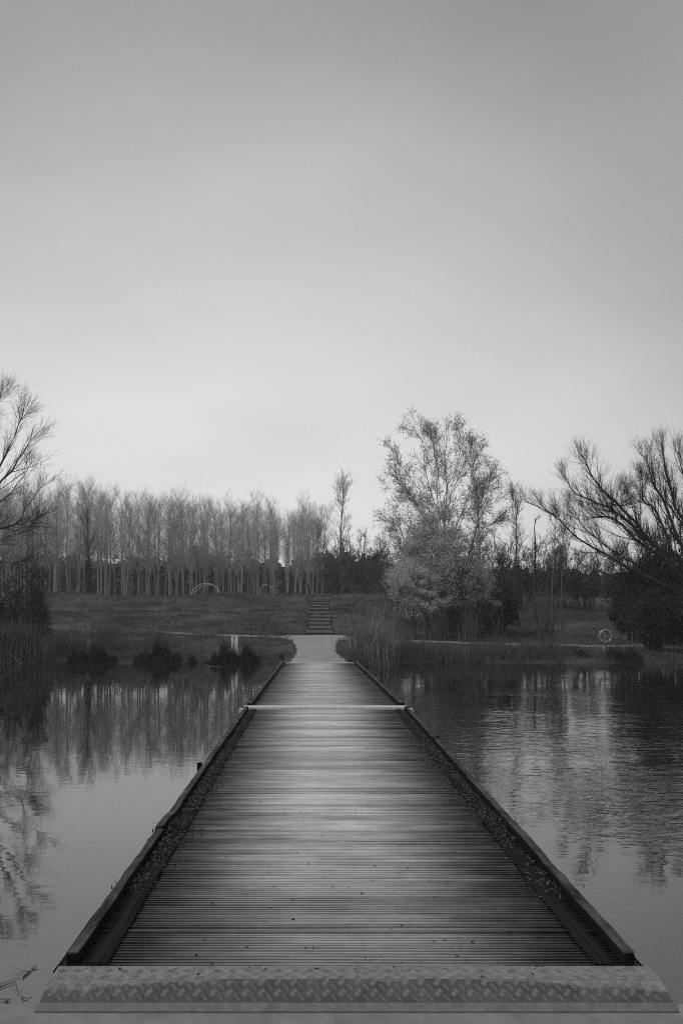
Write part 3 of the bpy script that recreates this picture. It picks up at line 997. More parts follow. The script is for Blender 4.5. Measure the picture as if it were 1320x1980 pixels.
for i, (x, y) in enumerate(spots):
    px = VX + x * F / y
    H = (wz(np.interp(px, [0, 180, 400, 620], [968, 968, 982, 996]), 72) - 2.7) / 9.0 * rngt.uniform(.93, 1.04) * (y / 72) ** .35
    loc = (x, y, float(zt(x, y)))
    rz = rngt.uniform(0, 6.28)
    sc = (H * rngt.uniform(.85, 1.1),) * 2 + (H,)
    if i < 9:
        protos[i].location = loc; protos[i].rotation_euler = (0, 0, rz); protos[i].scale = sc
    else:
        copy_thing(protos[rngt.integers(0, 9)], loc, rz, sc)
print('poplars', len(spots))

# ivy-covered dark trunk in front of the plantation
def ivy_trunk():
    D = 64; x = wx(171, D); zb = float(zt(x, D)); H = wz(975, D) - zb
    rng = np.random.default_rng(9)
    P = walk(rng, np.array([[0, 0, -.2]]), np.array([[0, 0, 1.]]), np.array([H]), 14, .02, np.array([0, 0, .03]))
    Rd = np.linspace(.13, .015, 14)[None]
    L1, R1 = sprout(rng, P, Rd, 34, .4, .97, .55, .15, 2.3, 6, .4, .06, (0, 0, .1), .5, .4, .01)
    L2, R2 = sprout(rng, L1, R1, 7, .15, .95, .5, .2, .9, 4, .6, .07, (0, 0, .1), .4, .4, .007)
    n = 1500
    h = rng.uniform(0, wz(1085, D) - zb, n); a = rng.uniform(0, 6.28, n)
    rad = np.abs(rng.normal(.16, .06, n)) * (1.25 - .09 * h)
    C = np.stack([np.interp(h, P[0, :, 2], P[0, :, 0]) + rad * np.cos(a), np.interp(h, P[0, :, 2], P[0, :, 1]) + rad * np.sin(a), h], 1)
    finish_tree('ivy_clad_tree', 'poplar with a black ivy-clad trunk in front of the plantation at the left', 'tree', (x, D, zb), MB().tubes(P, Rd, 7), MB().tubes(L1, R1, 3).tubes(L2, R2, 3), M['bark_dark'], M['twig_mid'], MB().leaves(C, .12, rng, .8), M['ivy'])
ivy_trunk()

# --- generic bare tree and shrubs
def bare_tree(name, label, px, D, top, width, seed, mt, mc, n1=30, n2=7, n3=5, t0=.3, ang=.6, r0=.1, wig=.05, up=.09, lean=(0, 0), leaves=0, mf=None, lsize=.08, rt=.007, cat='tree', group=None, base_z=None, leaf_t=.3, lt=.62, top_k=1.02):
    rng = np.random.default_rng(seed)
    x = wx(px, D); zb = float(zt(x, D)) if base_z is None else base_z
    H = wz(top, D) - zb
    P = walk(rng, np.array([[0, 0, -.25]]), np.array([[lean[0], lean[1], 1.]]), np.array([H * top_k]), 14, wig * .6, np.array([0, 0, .03]))
    Rd = np.linspace(r0, r0 * .12, 14)[None]
    L1, R1 = sprout(rng, P, Rd, n1, t0, .97, ang, .16, width, 9, .36, wig, (0, 0, up), lt, .5, rt * 1.8)
    L2, R2 = sprout(rng, L1, R1, n2, .15, .95, .6, .2, width * .42, 6, .42, wig * 1.4, (0, 0, up), .4, .4, rt * 1.25)
    L3, R3 = sprout(rng, L2, R2, n3, .1, .98, .55, .25, width * .2, 4, .65, wig * 1.5, (0, 0, up), .3, .4, rt)
    fo = None
    if leaves:
        base = np.concatenate([L3[:, 1:].reshape(-1, 3), L2[:, 3:].reshape(-1, 3)])
        base = base[base[:, 2] > leaf_t * H]
        idx = rng.integers(0, len(base), leaves)
        C = base[idx] + rng.normal(0, lsize * .5, (leaves, 3))
        fo = MB().leaves(C, lsize, rng, .6)
    return finish_tree(name, label, cat, (x, D, zb), MB().tubes(P, Rd, 8).tubes(L1, R1, 4), MB().tubes(L2, R2, 3).tubes(L3, R3, 3), mt, mc, fo, mf, group)

bare_tree('slender_tree', 'tall slender bare tree rising above the shrubs right of the steps', 660, 62, 928, 3.0, 41, M['bark_pale'], M['twig_pale'], 34, 6, 4, .25, .42, .10, .045, .10)
bare_tree('slender_tree', 'shorter slim bare tree at the right end of the poplar rows', 612, 60, 1000, 2.2, 42, M['bark_mid'], M['twig_pale'], 26, 6, 4, .25, .45, .07)
bare_tree('slender_tree', 'thin bare birch between the leafing tree and the dead trees', 985, 44, 945, 2.4, 44, M['bark_mid'], M['twig_mid'], 26, 6, 4, .3, .45, .06, lean=(.06, 0), rt=.006)
bare_tree('slender_tree', 'young upright tree on the right edge of the leafing tree', 925, 43, 930, 2.0, 45, M['bark_mid'], M['twig_mid'], 26, 7, 4, .3, .4, .07, rt=.006, leaves=1200, mf=M['leaf_bud'], lsize=.08)
bare_tree('dead_tree', 'gnarled dark tree with crooked bare top', 1040, 40, 998, 1.9, 46, M['bark_dark'], M['twig_dark'], 9, 4, 3, .45, .75, .11, .16, .04, lean=(-.10, 0), rt=.008)
bare_tree('dead_tree', 'small forked dark tree left of the gnarled one', 1003, 41, 1010, 1.6, 47, M['bark_dark'], M['twig_dark'], 8, 4, 3, .5, .7, .07, .14, .05, rt=.007)
bare_tree('slender_tree', 'slim pale-stemmed tree leaning left behind the shore brush', 1068, 38, 985, 1.9, 48, M['bark_slim'], M['twig_mid'], 22, 6, 4, .4, .5, .045, .05, .08, lean=(-.05, 0), rt=.006)
bare_tree('slender_tree', 'slim pale-stemmed tree leaning right behind the shore brush', 1082, 39, 990, 1.9, 49, M['bark_slim'], M['twig_mid'], 22, 6, 4, .4, .5, .038, .05, .08, lean=(.07, 0), rt=.006)

def shrub(name, label, px, D, top, half_px, seed, mt, mc, stems=16, n1=9, n2=6, n3=4, rt=.007, leaves=0, mf=None, lsize=.06, group=None, up=.10, r0=.035, spread=.55, leaf_lo=.0, base_z=None, lumps=0):
    rng = np.random.default_rng(seed)
    x = wx(px, D); zb = float(zt(x, D)) if base_z is None else base_z
    H = wz(top, D) - zb; hw = half_px * D / F
    a = rng.uniform(0, 6.283, stems); sl = np.abs(rng.normal(0, spread, stems)) * hw / H * 1.5
    B = np.stack([np.cos(a) * rng.uniform(0, .3, stems) * hw, np.sin(a) * rng.uniform(0, .3, stems) * hw, np.full(stems, -.15)], 1)
    Dr = np.stack([np.cos(a) * sl, np.sin(a) * sl, np.ones(stems)], 1)
    P = walk(rng, B, Dr, H * rng.uniform(.65, 1.05, stems) * np.sqrt(1 + sl ** 2 * .5), 9, .05, np.array([0, 0, .02]))
    Rd = rng.uniform(.6, 1.2, (stems, 1)) * r0 * np.linspace(1, .2, 9)[None]
    L1, R1 = sprout(rng, P, Rd, n1, .15, .97, .6, .2, H * .32, 6, .5, .07, (0, 0, up), .5, .4, rt * 1.3)
    L2, R2 = sprout(rng, L1, R1, n2, .1, .97, .6, .25, H * .15, 4, .6, .09, (0, 0, up), .3, .4, rt)
    cm = MB().tubes(L1, R1, 3).tubes(L2, R2, 3)
    base = np.concatenate([L2[:, 1:].reshape(-1, 3), L1[:, 2:].reshape(-1, 3)])
    if n3:
        L3, R3 = sprout(rng, L2, R2, n3, .1, .97, .6, .25, H * .08, 3, .7, .09, (0, 0, up), .3, .4, rt * .9)
        cm.tubes(L3, R3, 3)
        base = np.concatenate([base, L3.reshape(-1, 3)])
    fo = None
    if lumps:
        u = rng.normal(size=(lumps, 3)); u[:, 2] = np.abs(u[:, 2]) * 1.1 - .35; u /= np.linalg.norm(u, axis=1, keepdims=True)
        Lc = u * rng.uniform(.55, 1.0, (lumps, 1)) * np.array([hw, hw * .8, H * .46]) + np.array([0, 0, H * .50])
        Lc[:, :2] *= np.clip(1.15 - .75 * np.clip(Lc[:, 2:3] / H - .35, 0, 1), .3, 1.2)
        ls = rng.uniform(.10, .24, lumps) * hw
        k = rng.integers(0, lumps, leaves)
        d = rng.normal(size=(leaves, 3)); d /= np.linalg.norm(d, axis=1, keepdims=True)
        C = Lc[k] + d * (ls[k] * np.abs(rng.normal(.8, .35, leaves)))[:, None] * np.array([1.2, 1.2, .8])
        bb = base[base[:, 2] > (leaf_lo + .05) * H]
        C = np.concatenate([C[: leaves * 2 // 3], bb[rng.integers(0, len(bb), leaves // 2)] + rng.normal(0, lsize * .6, (leaves // 2, 3))])
        C = C[C[:, 2] > leaf_lo * H]
        fo = MB().leaves(C, lsize, rng, .5, .3)
    elif leaves:
        base = base[base[:, 2] > leaf_lo * H]
        C = base[rng.integers(0, len(base), leaves)] + rng.normal(0, lsize * .7, (leaves, 3))
        fo = MB().leaves(C, lsize, rng, .5)
    return finish_tree(name, label, 'shrub', (x, D, zb), MB().tubes(P, Rd, 5), cm, mt, mc, fo, mf, group)

# pale willow, the brightest bush of the far bank
shrub('pale_willow', 'broad willow bush in pale young leaf above the right bank path', 848, 36.5, 975, 92, 51, M['bark_mid'], M['twig_mid'], 20, 12, 7, 4, .0045, 56000, M['leaf_pale'], .07, None, .05, .05, .50, .13, lumps=150)
shrub('pale_willow', 'low pale leafy branch spray at the left foot of the big willow', 815, 35.2, 1085, 52, 52, M['bark_mid'], M['twig_mid'], 12, 9, 6, 3, .0045, 12000, M['leaf_pale'], .065, None, .03, .03, .6, .25, lumps=40)
shrub('pale_willow', 'pale leafy spray hanging over the dark hollow right of the big willow', 915, 36.0, 1085, 45, 53, M['bark_mid'], M['twig_mid'], 10, 9, 6, 3, .0045, 8000, M['leaf_pale'], .065, None, .03, .03, .55, .42, lumps=26)

# bare shrubs between steps and willow, and the thicket right of it
G = 'bare shrubs on the embankment'
for k, (px, D, top, hp, lbl) in enumerate([
        (690, 58, 1032, 48, 'bare shrub just right of the upper steps'),
        (645, 62, 1062, 30, 'small bare shrub behind the top of the steps'),
        (735, 55, 1040, 45, 'bare shrub left behind the pale willow'),
        (770, 50, 1075, 40, 'lower bare shrub touching the left side of the pale willow'),
        (960, 50, 1045, 45, 'bare shrub right behind the pale willow'),
        (1010, 48, 1055, 50, 'bare shrub below the gnarled dark tree'),
        (1075, 50, 1050, 55, 'wide bare shrub behind the two slim pale stems'),
        (1135, 49, 1055, 55, 'bare shrub under the lowest leaning willow limb'),
        (1195, 47, 1060, 55, 'bare shrub under the upper leaning willow limbs'),
        (1235, 34.2, 1035, 50, 'dark bare shrub poking out left of the ivy thicket'),
        (1300, 34.4, 1020, 55, 'dark bare shrub poking out above the ivy thicket'),
        (60, 33.2, 1085, 60, 'dark bare shrub behind the pale reeds at the left edge')]):
    shrub('bare_shrub', lbl, px, D, top, hp, 60 + k, M['bark_mid'], M['twig_mid' if k < 4 else 'twig_dark'], 20, 9, 6, 4, .0075, group=G)

# shore brush right of the reeds, bare stems fanning from the bank
shrub('shore_brush', 'fan of bare stems at the water edge right of the reeds', 1058, 31.2, 1120, 55, 71, M['bark_mid'], M['twig_mid'], 26, 6, 4, 0, .0055, group=None, r0=.016, spread=.7)

# evergreen / ivy masses: dark leafy bushes
def dark_bush(label, px, D, top, half_px, seed, n=9000, mat='ivy', lsize=.085, lumps=48, name='ivy_bush', bot=None):
    rng = np.random.default_rng(seed)
    x = wx(px, D); zb = float(zt(x, D))
    zb = max(zb, -.1)
    H = wz(top, D) - zb; hw = half_px * D / F
    u = rng.normal(size=(lumps, 3)); u /= np.linalg.norm(u, axis=1, keepdims=True)
    r = rng.uniform(.25, 1, (lumps, 1)) ** .5
    Lc = u * r * np.array([hw * .8, hw * .6, H * .42]) + np.array([0, 0, H * .5])
    ls = rng.uniform(.10, .26, lumps) * min(hw, H)
    k = rng.integers(0, lumps, n)
    d = rng.normal(size=(n, 3)); d /= np.linalg.norm(d, axis=1, keepdims=True)
    C = Lc[k] + d * (ls[k] * np.abs(rng.normal(.75, .38, n)))[:, None]
    C = C[C[:, 2] > 0.0]
    stems = 9
    a = rng.uniform(0, 6.28, stems)
    B = np.stack([np.cos(a) * .15 * hw, np.sin(a) * .15 * hw, np.full(stems, -.2)], 1)
    P = walk(rng, B, np.stack([np.cos(a) * .4 * hw / H, np.sin(a) * .4 * hw / H, np.ones(stems)], 1), np.full(stems, H * .85), 7, .07, np.array([0, 0, .02]))
    Rd = np.full((stems, 1), .05) * np.linspace(1, .3, 7)[None]
    L1, R1 = sprout(rng, P, Rd, 14, .2, .99, .75, .25, H * .55, 7, .4, .06, (0, 0, .05), .35, .4, .010)
    L2, R2 = sprout(rng, L1, R1, 9, .2, .99, .55, .2, H * .26, 4, .5, .08, (0, 0, .05), .4, .4, .006)
    return finish_tree(name, label, 'bush', (x, D, zb), MB().tubes(P, Rd, 5), MB().tubes(L1, R1, 3).tubes(L2, R2, 3), M['bark_dark'], M['twig_dark'], MB().leaves(C, lsize, rng, .7), M[mat])
for k, (px, D, top, hp, lbl) in enumerate([
        (1300, 33.0, 1050, 78, 'black ivy-choked thicket at the foot of the leaning willow'),
        (1215, 35.0, 1085, 50, 'dark leafy bush left of the ivy thicket, behind the lifebuoy'),
        (1265, 31.2, 1140, 58, 'low dark bush at the water edge right of the lifebuoy'),
        (1345, 30.6, 1130, 60, 'low black bush at the right picture edge by the water'),
        (960, 39.0, 1118, 52, 'added dark bush standing for the shade in the hollow right of the pale willow'),  # dark leaves added to give the hollow its shade
        (880, 40.0, 1140, 60, 'dark evergreen bush behind the stems of the pale willow'),
        (-40, 31.8, 1140, 75, 'black thicket at the left picture edge under the big bare tree'),
        (55, 32.5, 1165, 50, 'low dark bush right of the left black thicket'),
        (20, 29.6, 1215, 60, 'dark overhanging brush at the left water edge')]):
    dark_bush(lbl, px, D, top, hp, 80 + k, 11000 if k in (0, 6) else 7500)

# --- left big bare tree, limbs follow the photograph, trunk stands just outside the frame
def guided_tree(name, label, basepx, base_D, limbs, seed, mt, mc, trunk_r, n1=22, n2=8, n3=5, L1=2.2, rt=.006, up=.08, ivy=None, first=.12, leaves=0, thin=1.0, lt=.72):
    rng = np.random.default_rng(seed)
    x = wx(basepx[0], base_D); zb = float(zt(x, base_D)); zb = max(zb, -.1)
    org = np.array([x, base_D, zb])
    tm = MB(); A = []; RA = []
    for pts, r in limbs:
        pp = []
        for (px, py, dD) in pts:
            D = base_D + dD
            pp.append((wx(px, D), D, wz(py, D)))
        P = poly(np.array(pp) - org, 16)
        P[1:] += rng.normal(0, .025, P[1:].shape)
        A.append(P); RA.append(r * .78 * thin * np.linspace(1, .13, 16))
    A = np.array(A); RA = np.array(RA)
    tm.tubes(A, RA, 7)
    rel = np.clip(RA[:, 0] / thin / .07, .55, 1.1)
    C1, R1 = sprout(rng, A, RA, n1, first, .98, .42, .18, L1, 8, .42, .035, (0, 0, up), lt, .35, rt * 1.6, rel=rel)
    C2, R2 = sprout(rng, C1, R1, n2, .12, .97, .45, .2, L1 * .45, 6, .5, .045, (0, 0, up), .4, .4, rt * 1.2)
    C3, R3 = sprout(rng, C2, R2, n3, .1, .97, .5, .25, L1 * .22, 4, .65, .06, (0, 0, up), .3, .4, rt)
    cm = MB().tubes(C1, R1, 4).tubes(C2, R2, 3).tubes(C3, R3, 3)
    fo = None
    if ivy:
        n = ivy
        li = rng.integers(0, len(A), n); t = rng.uniform(0, .55, n) * 15
        i = t.astype(int)
        C = A[li, i] * (1 - (t - i))[:, None] + A[li, i + 1] * (t - i)[:, None]
        C = C + rng.normal(0, 1, (n, 3)) * (RA[li, i] * 1.1 + .03)[:, None]
        fo = MB().leaves(C, .06, rng, .8)
    if leaves:
        tips = np.concatenate([C3[:, 2:].reshape(-1, 3), C2[:, 4:].reshape(-1, 3)])
        k = rng.integers(0, len(tips), leaves // 3)
        C = np.repeat(tips[k], 3, 0) + rng.normal(0, .04, (len(k) * 3, 3))
        return finish_tree(name, label, 'tree', tuple(org), tm, cm, mt, mc, MB().leaves(C, .062, rng, .6), M['leaf_bud'])
    return finish_tree(name, label, 'tree', tuple(org), tm, cm, mt, mc, fo, M['ivy'])
T0 = (-132, 1262, 0)
T1 = (-117, 1120, 0)
guided_tree('bare_tree', 'big bare tree reaching in from the left edge over the water', (-110, 1262), 30.0, [
    ([T0, T1, (-92, 1000, .2), (-62, 888, .4), (-32, 788, .3)], .20),
    ([T1, (-82, 1010, -.3), (-17, 928, -.6), (23, 858, -.7), (50, 780, -.8)], .11),
    ([T1, (-72, 1050, -.5), (-2, 938, -1.0), (48, 873, -1.3), (70, 818, -1.4)], .10),
    ([T1, (-62, 1080, .4), (-22, 1030, .6), (30, 1013, .8), (56, 978, .9), (86, 933, 1.0)], .085),
    ([T1, (-62, 1040, 1.0), (-12, 983, 1.6), (38, 933, 2.0), (64, 888, 2.3)], .075),
    ([T1, (-72, 1105, -.6), (-22, 1088, -1.0), (26, 1088, -1.2), (58, 1078, -1.3), (82, 1064, -1.4)], .055),
    ([T1, (-72, 1090, .2), (-22, 1055, .3), (13, 1040, .4), (68, 1020, .5)], .045),
    ([T1, (-92, 1008, 1.4), (-42, 868, 2.0), (-12, 798, 2.3), (8, 763, 2.4)], .10),
    ([T1, (-152, 988, .3), (-192, 878, .5), (-212, 788, .4)], .12),
    ([(30, 1013, .8), (44, 1011, .7), (58, 1018, .6), (73, 1002, .5)], .02),
], 301, M['bark_dark'], M['twig_dark'], .2, 21, 7, 4, 2.3, .0030, .035, thin=.8)

V0 = (862, 1236, 0); V1 = (861, 1110, 0); V2 = (860, 1010, 0)
guided_tree('leafing_tree', 'tall broad-crowned tree coming into leaf behind the pale willow', (862, 1236), 42.0, [
    ([V0, V1, V2, (862, 940, .1), (860, 880, .2), (869, 820, .2)], .13),
    ([V1, V2, (838, 982, .3), (797, 927, .6), (773, 897, .8), (757, 868, 1.0)], .065),
    ([V2, (841, 976, -.3), (822, 911, -.6), (816, 858, -.8), (796, 830, -.9)], .06),
    ([V1, (845, 1020, .8), (825, 985, 1.4), (789, 955, 2.0), (744, 938, 2.4)], .05),
    ([V2, (860, 955, .4), (882, 903, .8), (893, 860, 1.0), (887, 836, 1.1)], .055),
    ([V1, (868, 1000, -.6), (882, 971, -1.0), (925, 944, -1.5), (953, 922, -1.8)], .05),
    ([V1, (880, 1020, .5), (904, 998, .8), (940, 982, 1.2), (972, 962, 1.5)], .05),
    ([V1, (885, 1010, -1.0), (905, 957, -1.6), (911, 911, -1.9), (928, 868, -2.0)], .05),
    ([V1, (840, 1030, -1.0), (812, 985, -1.6), (785, 962, -2.0), (765, 985, -2.4)], .045),
    ([V1, (850, 990, 1.5), (842, 920, 2.2), (838, 870, 2.6), (842, 838, 2.8)], .055),
    ([V2, (850, 960, .9), (843, 890, 1.2), (835, 850, 1.3), (830, 828, 1.3)], .05),
    ([V2, (872, 960, -.5), (888, 915, -.9), (905, 880, -1.1), (910, 850, -1.2)], .05),
    ([V1, (830, 1010, -.3), (800, 965, -.6), (775, 930, -.8), (760, 905, -.9)], .05),
    ([V1, (895, 1000, 1.2), (930, 965, 1.7), (945, 935, 2.0), (948, 900, 2.2)], .05),
    ([V1, (895, 1045, 0), (930, 1022, .2), (955, 1012, .3), (975, 1000, .4)], .04),
], 303, M['bark_mid'], M['twig_leafing'], .13, 20, 7, 4, 2.0, .0036, .03, first=.25, leaves=14500, thin=.55, lt=.35)

W0 = (1352, 1262, 0); W1 = (1335, 1150, 0)
guided_tree('leaning_willow', 'large multi-stemmed bare willow leaning left over the right bank', (1352, 1262), 32.0, [
    ([W0, W1, (1271, 1062, -.4), (1205, 985, -.8), (1159, 941, -1.1), (1122, 879, -1.3)], .15),
    ([W1, (1290, 1080, .2), (1246, 1040, .3), (1178, 983, .4), (1113, 955, .5), (1092, 919, .5)], .12),
    ([W1, (1290, 1085, -.8), (1241, 1054, -1.2), (1192, 1007, -1.5), (1167, 999, -1.6), (1145, 999, -1.7), (1130, 984, -1.8)], .10),
    ([W1, (1250, 1115, .6), (1173, 1073, 1.0), (1113, 1040, 1.3), (1069, 994, 1.5), (1008, 966, 1.7)], .10),
    ([W1, (1250, 1105, 1.2), (1173, 1056, 1.8), (1124, 1015, 2.1), (1098, 970, 2.3)], .07),
    ([W1, (1320, 1100, .6), (1295, 1059, 1.0), (1268, 991, 1.3), (1244, 966, 1.4), (1240, 919, 1.4)], .14),
    ([W1, (1330, 1090, -.6), (1312, 1045, -.9), (1279, 964, -1.2), (1260, 933, -1.3), (1248, 879, -1.3)], .14),
    ([W1, (1340, 1080, .2), (1322, 1018, .3), (1304, 977, .4), (1287, 914, .4), (1278, 852, .4)], .15),
    ([W1, (1345, 1050, .9), (1345, 970, 1.4), (1325, 924, 1.7), (1310, 874, 1.8)], .13),
    ([W1, (1370, 1050, .2), (1390, 974, .4), (1395, 884, .5)], .13),
    ([(1192, 1007, -1.5), (1180, 975, -1.5), (1200, 979, -1.5), (1201, 949, -1.5)], .03),
], 302, M['bark_dark'], M['twig_dark'], .2, 28, 8, 4, 2.2, .0031, .10, ivy=2600, first=.22, thin=.85)

# ------------------------------------------------------------------ reeds, rushes, grass
def reed_clump(name, label, px, D, half_px, h, n, mat, seed, lean=.14, droop=.2, width=.014, depth=.4, group=None, plumes=0, base_z=None, cat='reeds'):
    rng = np.random.default_rng(seed)
    x = wx(px, D); hw = half_px * D / F
    bx = (rng.uniform(-1, 1, n) if 'tussock' in name else np.clip(rng.normal(0, .5, n), -1, 1)) * hw; by = rng.normal(0, depth * .5, n)
    gz = np.maximum(zt(x + bx, D + by), -.08)
    z0 = float(max(zt(x, D), -.08))
    B = np.stack([bx, by, gz - z0 - .03], 1)
    hh = h * rng.uniform(.45, 1.05, n) * (1 - .3 * (bx / hw) ** 2)
    if 'tussock' in name:
        hh = hh * (.76 + .25 * np.sin(bx * 7 + seed) + .18 * np.sin(bx * 17 + seed * 2)) * np.clip(1.5 * (1 - np.abs(bx / hw) ** 2.5), .3, 1) * rng.uniform(.6, 1.25, n)
    mb = MB().blades(B, hh, rng, width, lean, droop)
    t = thing(name, label, cat, (x, D, z0), 0, group)
    mb.build('stems', M[mat], t)['kind'] = 'stuff'
    if plumes:
        mb2 = MB()
        i = rng.integers(0, n, plumes)
        for q in range(26):
            f = rng.uniform(.92, 1.08, plumes)[:, None]
            C = B[i] + np.array([0, 0, 1.]) * hh[i][:, None] * f + rng.normal(0, .02, (plumes, 3))
            mb2.leaves(C, .05, rng, .35)
        mb2.build('plumes', M['reed_pale'], t)['kind'] = 'stuff'
    return t
# the big reed clump beside the gangway end
reed_clump('reed_clump', 'dense tall reed clump right beside the landward end of the jetty', 718, 28.6, 42, 2.0, 1500, 'reed_tall', 401, .20, .3, .016, .8, plumes=8)
reed_clump('reed_clump', 'shorter dark reeds leaning at the jetty corner', 688, 27.6, 16, .75, 420, 'reed_mid', 402, .3, .3, .012, .4)
reed_clump('reed_clump', 'thin bare stems rising above the big reed clump', 735, 30.2, 45, 2.9, 260, 'reed_tall', 403, .2, .2, .012, .8)
G2 = 'reeds along the right bank'
for k, (px, hp, h, lbl) in enumerate([(775, 28, .75, 'low reeds on the right bank next to the big clump'), (820, 30, .8, 'low reeds on the right bank in front of the willow stems'),
        (868, 30, .85, 'low reeds on the right bank below the middle of the willow'), (920, 30, .75, 'low reeds on the right bank before the dark hollow'),
        (970, 30, .8, 'low reeds on the right bank below the tall seed heads'), (1020, 30, .85, 'low reeds on the right bank left of the bare stem fan'), (1068, 26, .8, 'low reeds on the right bank under the bare stem fan')]):
    reed_clump('reed_clump', lbl, px, 30.3, hp, h, 620, 'reed_mid', 410 + k, .16, .25, .014, .7, G2)
reed_clump('tall_reeds', 'tall pale reeds in front of the willow stems, left group', 845, 34.6, 28, 2.0, 150, 'reed_pale', 421, .08, .12, .016, .4, plumes=6)
reed_clump('tall_reeds', 'tall pale reeds in front of the willow stems, right group', 905, 34.4, 22, 2.1, 110, 'reed_pale', 422, .08, .12, .016, .4, plumes=6)
reed_clump('tall_reeds', 'few pale seed-headed reeds before the dark hollow', 962, 34.4, 14, 1.6, 26, 'reed_pale', 423, .06, .1, .016, .3, plumes=12)
reed_clump('tall_reeds', 'wispy pale reed stand on the left bank behind the rushes', 205, 31.5, 42, 1.75, 300, 'reed_mid', 424, .12, .2, .013, .6, plumes=14)
reed_clump('tall_reeds', 'wispy reeds near the left footpath, right of the reed stand', 305, 32.5, 30, 1.2, 140, 'reed_mid', 425, .14, .2, .012, .5)
reed_clump('tall_reeds', 'pale reeds standing against the left black thicket', 40, 29.4, 60, 2.2, 700, 'reed_mid', 426, .16, .25, .014, .9, plumes=10)
reed_clump('tall_reeds', 'shorter reeds between the left thicket and the reed stand', 120, 31.2, 40, 1.4, 420, 'reed_mid', 427, .14, .25, .013, .7)
# dark rush tussocks at the left waterline
G3 = 'dark rush tussocks on the left waterline'
for k, (px, hp, h, n, lbl) in enumerate([(175, 52, .72, 2600, 'widest black rush tussock on the left waterline'), (305, 46, .74, 2400, 'second black rush tussock, between the widest one and the tiny one'),
        (373, 10, .45, 420, 'tiny rush tussock between two larger ones'), (448, 54, .92, 3600, 'black rush tussock around the foot of the white posts'),
        (487, 16, .80, 700, 'taller right shoulder of the rushes by the white posts'), (526, 8, .62, 220, 'slim rush tuft just left of the jetty end'), (540, 10, .4, 240, 'short rush tuft touching the jetty end')]):
    D = 29.55 if px < 500 else 28.4
    reed_clump('rush_tussock', lbl, px, D, hp, h, n, 'rush_dark', 440 + k, .09, .12, .016, .35 if hp > 12 else .18, G3, cat='rushes')
reed_clump('rush_tussock', 'black sedge tuft at the waterline right of the bare stem fan', 1125, 29.9, 12, .55, 420, 'rush_dark', 450, .4, .4, .016, .25, cat='rushes')
reed_clump('rush_tussock', 'black sedge mass at the waterline right of the lifebuoy', 1205, 29.9, 34, .65, 1400, 'rush_dark', 451, .3, .3, .016, .35, cat='rushes')
# weeds along the gangway
reed_clump('weed_fringe', 'weeds growing along the left side of the gangway', 522, 25.0, 14, .45, 420, 'reed_mid', 460, .5, .4, .012, 2.4, cat='weeds')
reed_clump('weed_fringe', 'weeds against the right side of the gangway', 722, 21.5, 7, .30, 160, 'reed_mid', 461, .5, .4, .010, 1.8, cat='weeds')
# bleached fallen branches at the left water edge
stick('fallen_branch', 'bleached fallen branch lying in the left water edge, upper one', [(wx(14, 29.4), 29.4, wz(1248, 29.4)), (wx(30, 29.2), 29.2, wz(1260, 29.2)), (wx(45, 29), 29.0, wz(1280, 29))], .022, 'branch_bleached', 3, 31, 'branch')
stick('fallen_branch', 'bleached fallen branch lying in the left water edge, lower one', [(wx(2, 29.2), 29.2, wz(1256, 29.2)), (wx(25, 29), 29.0, wz(1268, 29)), (wx(40, 28.8), 28.8, wz(1284, 28.8))], .018, 'branch_bleached', 2, 32, 'branch')

# grass: short on the slopes, longer by the water
def grass(name, n, x0, x1, y0, y1, h, mat, seed, w, lean, label, keep=None):
    rng = np.random.default_rng(seed)
    X = rng.uniform(x0, x1, n); Y = rng.uniform(y0, y1, n)
    # tussocky density
    den = .5 + .5 * np.sin(X * 1.9 + 2 * np.sin(Y * 1.1)) * np.sin(Y * 2.3 + X * .7)
    k = rng.uniform(0, 1, n) < .35 + .65 * den
    X, Y, den = X[k], Y[k], den[k]
    # bare sand and steps stay bare
    apron = (np.abs(X) < np.interp(Y, [26, 28.5, 31, 35, 36.6, 38.5], [1.1, .95, .74, .9, 1.2, 1.5])) & (Y < 38.6)
    pl = (X < -1) & (np.abs(Y - np.interp(-X, [1.2, 4, 8, 13, 20], [37.3, 38.2, 39.6, 41, 42])) < .5)
    pr = (X > 1) & (np.abs(Y - np.interp(X, [1.2, 2.4, 4, 8, 12, 20], [36.8, 35.2, 34.2, 33.4, 33, 33])) < .45)
    st = (np.abs(X - .28) < .62) & (Y > 38.5)
    Z = zt(X, Y)
    k = ~(apron | pl | pr | st) & (Z > .01)
    X, Y, Z, den = X[k], Y[k], Z[k], den[k]
    den2 = .5 + .5 * np.sin(X * .8 + 3 * np.sin(Y * .37)) * np.cos(Y * .9 - X * .33)
    H = h * (.35 + .7 * den + .6 * den2 ** 3) * rng.uniform(.5, 1.25, len(X))
    o = MB().blades(np.stack([X, Y, Z - .01], 1), H, rng, w, lean, .5).build(name, M[mat])
    o['kind'] = 'stuff'
    return tag(o, label, 'grass')
grass('bank_grass', 42000, -14, 13, 26.2, 36, .17, 'bank_grass', 501, .016, .4, 'rough grass on the lower bank by the water')
grass('slope_grass', 80000, -22, 18, 36, 58, .17, 'grass', 502, .024, .45, 'short rough grass on the terraced embankment')
rngd = np.random.default_rng(505)
nc = 420
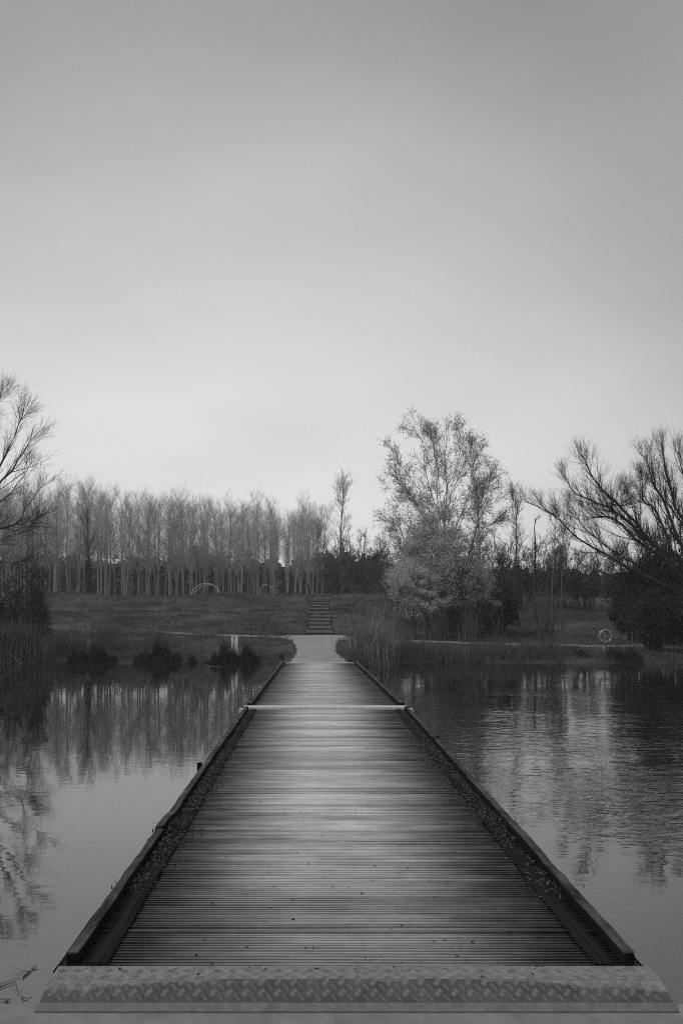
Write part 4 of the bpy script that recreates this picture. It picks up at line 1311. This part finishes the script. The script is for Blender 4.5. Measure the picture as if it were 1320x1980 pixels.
cx_ = rngd.uniform(-20, 14, nc); cy_ = rngd.uniform(31, 57, nc)
kk = (np.abs(cx_ - .2) > 1.9)
cx_, cy_ = np.repeat(cx_[kk], 38), np.repeat(cy_[kk], 38)
cx_ = cx_ + rngd.normal(0, .16, len(cx_)); cy_ = cy_ + rngd.normal(0, .16, len(cy_))
dg = MB().blades(np.stack([cx_, cy_, zt(cx_, cy_) - .01], 1), rngd.uniform(.12, .42, len(cx_)), rngd, .016, .4, .5).build('dry_grass', M['reed_mid'])
dg['kind'] = 'stuff'
tag(dg, 'dry pale grass tufts dotted over the embankment', 'grass')
grass('shore_grass', 9000, -14, 13, 29.3, 30.6, .32, 'reed_mid', 503, .014, .35, 'longer dry grass along the waterline')

# ------------------------------------------------------------------ dark belt of wood far behind the poplars
rngw = np.random.default_rng(600)
mbw = MB(); mbt = MB()
n = 70000
X = rngw.uniform(-75, 75, n); Yb = rngw.uniform(98, 112, n)
hmax = 5.3 + .5 * np.sin(X * .31) + .35 * np.sin(X * .83 + 1) + .35 * np.sin(X * 2.1) + rngw.normal(0, .35, n)
hmax = hmax * (1 - .3 * smooth(4, 12, X))
Zl = 2.4 + hmax * rngw.uniform(0, 1, n)
mbw.leaves(np.stack([X, Yb, Zl], 1), .9, rngw, .7)
o = mbw.build('distant_woodland', M['wood_far'])
o['kind'] = 'stuff'
tag(o, 'dark belt of distant wood seen between the poplar trunks', 'woodland')

# ------------------------------------------------------------------ haze: the air over the lake
hz = MB().box(-158, 158, -29.5, 176, -2.6, 16.5)
m = bpy.data.materials.new('haze')
m.use_nodes = True
nt = m.node_tree
for nd in list(nt.nodes):
    nt.nodes.remove(nd)
mo = nt.nodes.new('ShaderNodeOutputMaterial')
pv = nt.nodes.new('ShaderNodeVolumePrincipled')
pv.inputs['Color'].default_value = (.93, .93, .93, 1)
pv.inputs['Density'].default_value = .0014
pv.inputs['Anisotropy'].default_value = .3
nt.links.new(pv.outputs[0], mo.inputs['Volume'])
ho = hz.build('haze', m)
ho['kind'] = 'stuff'
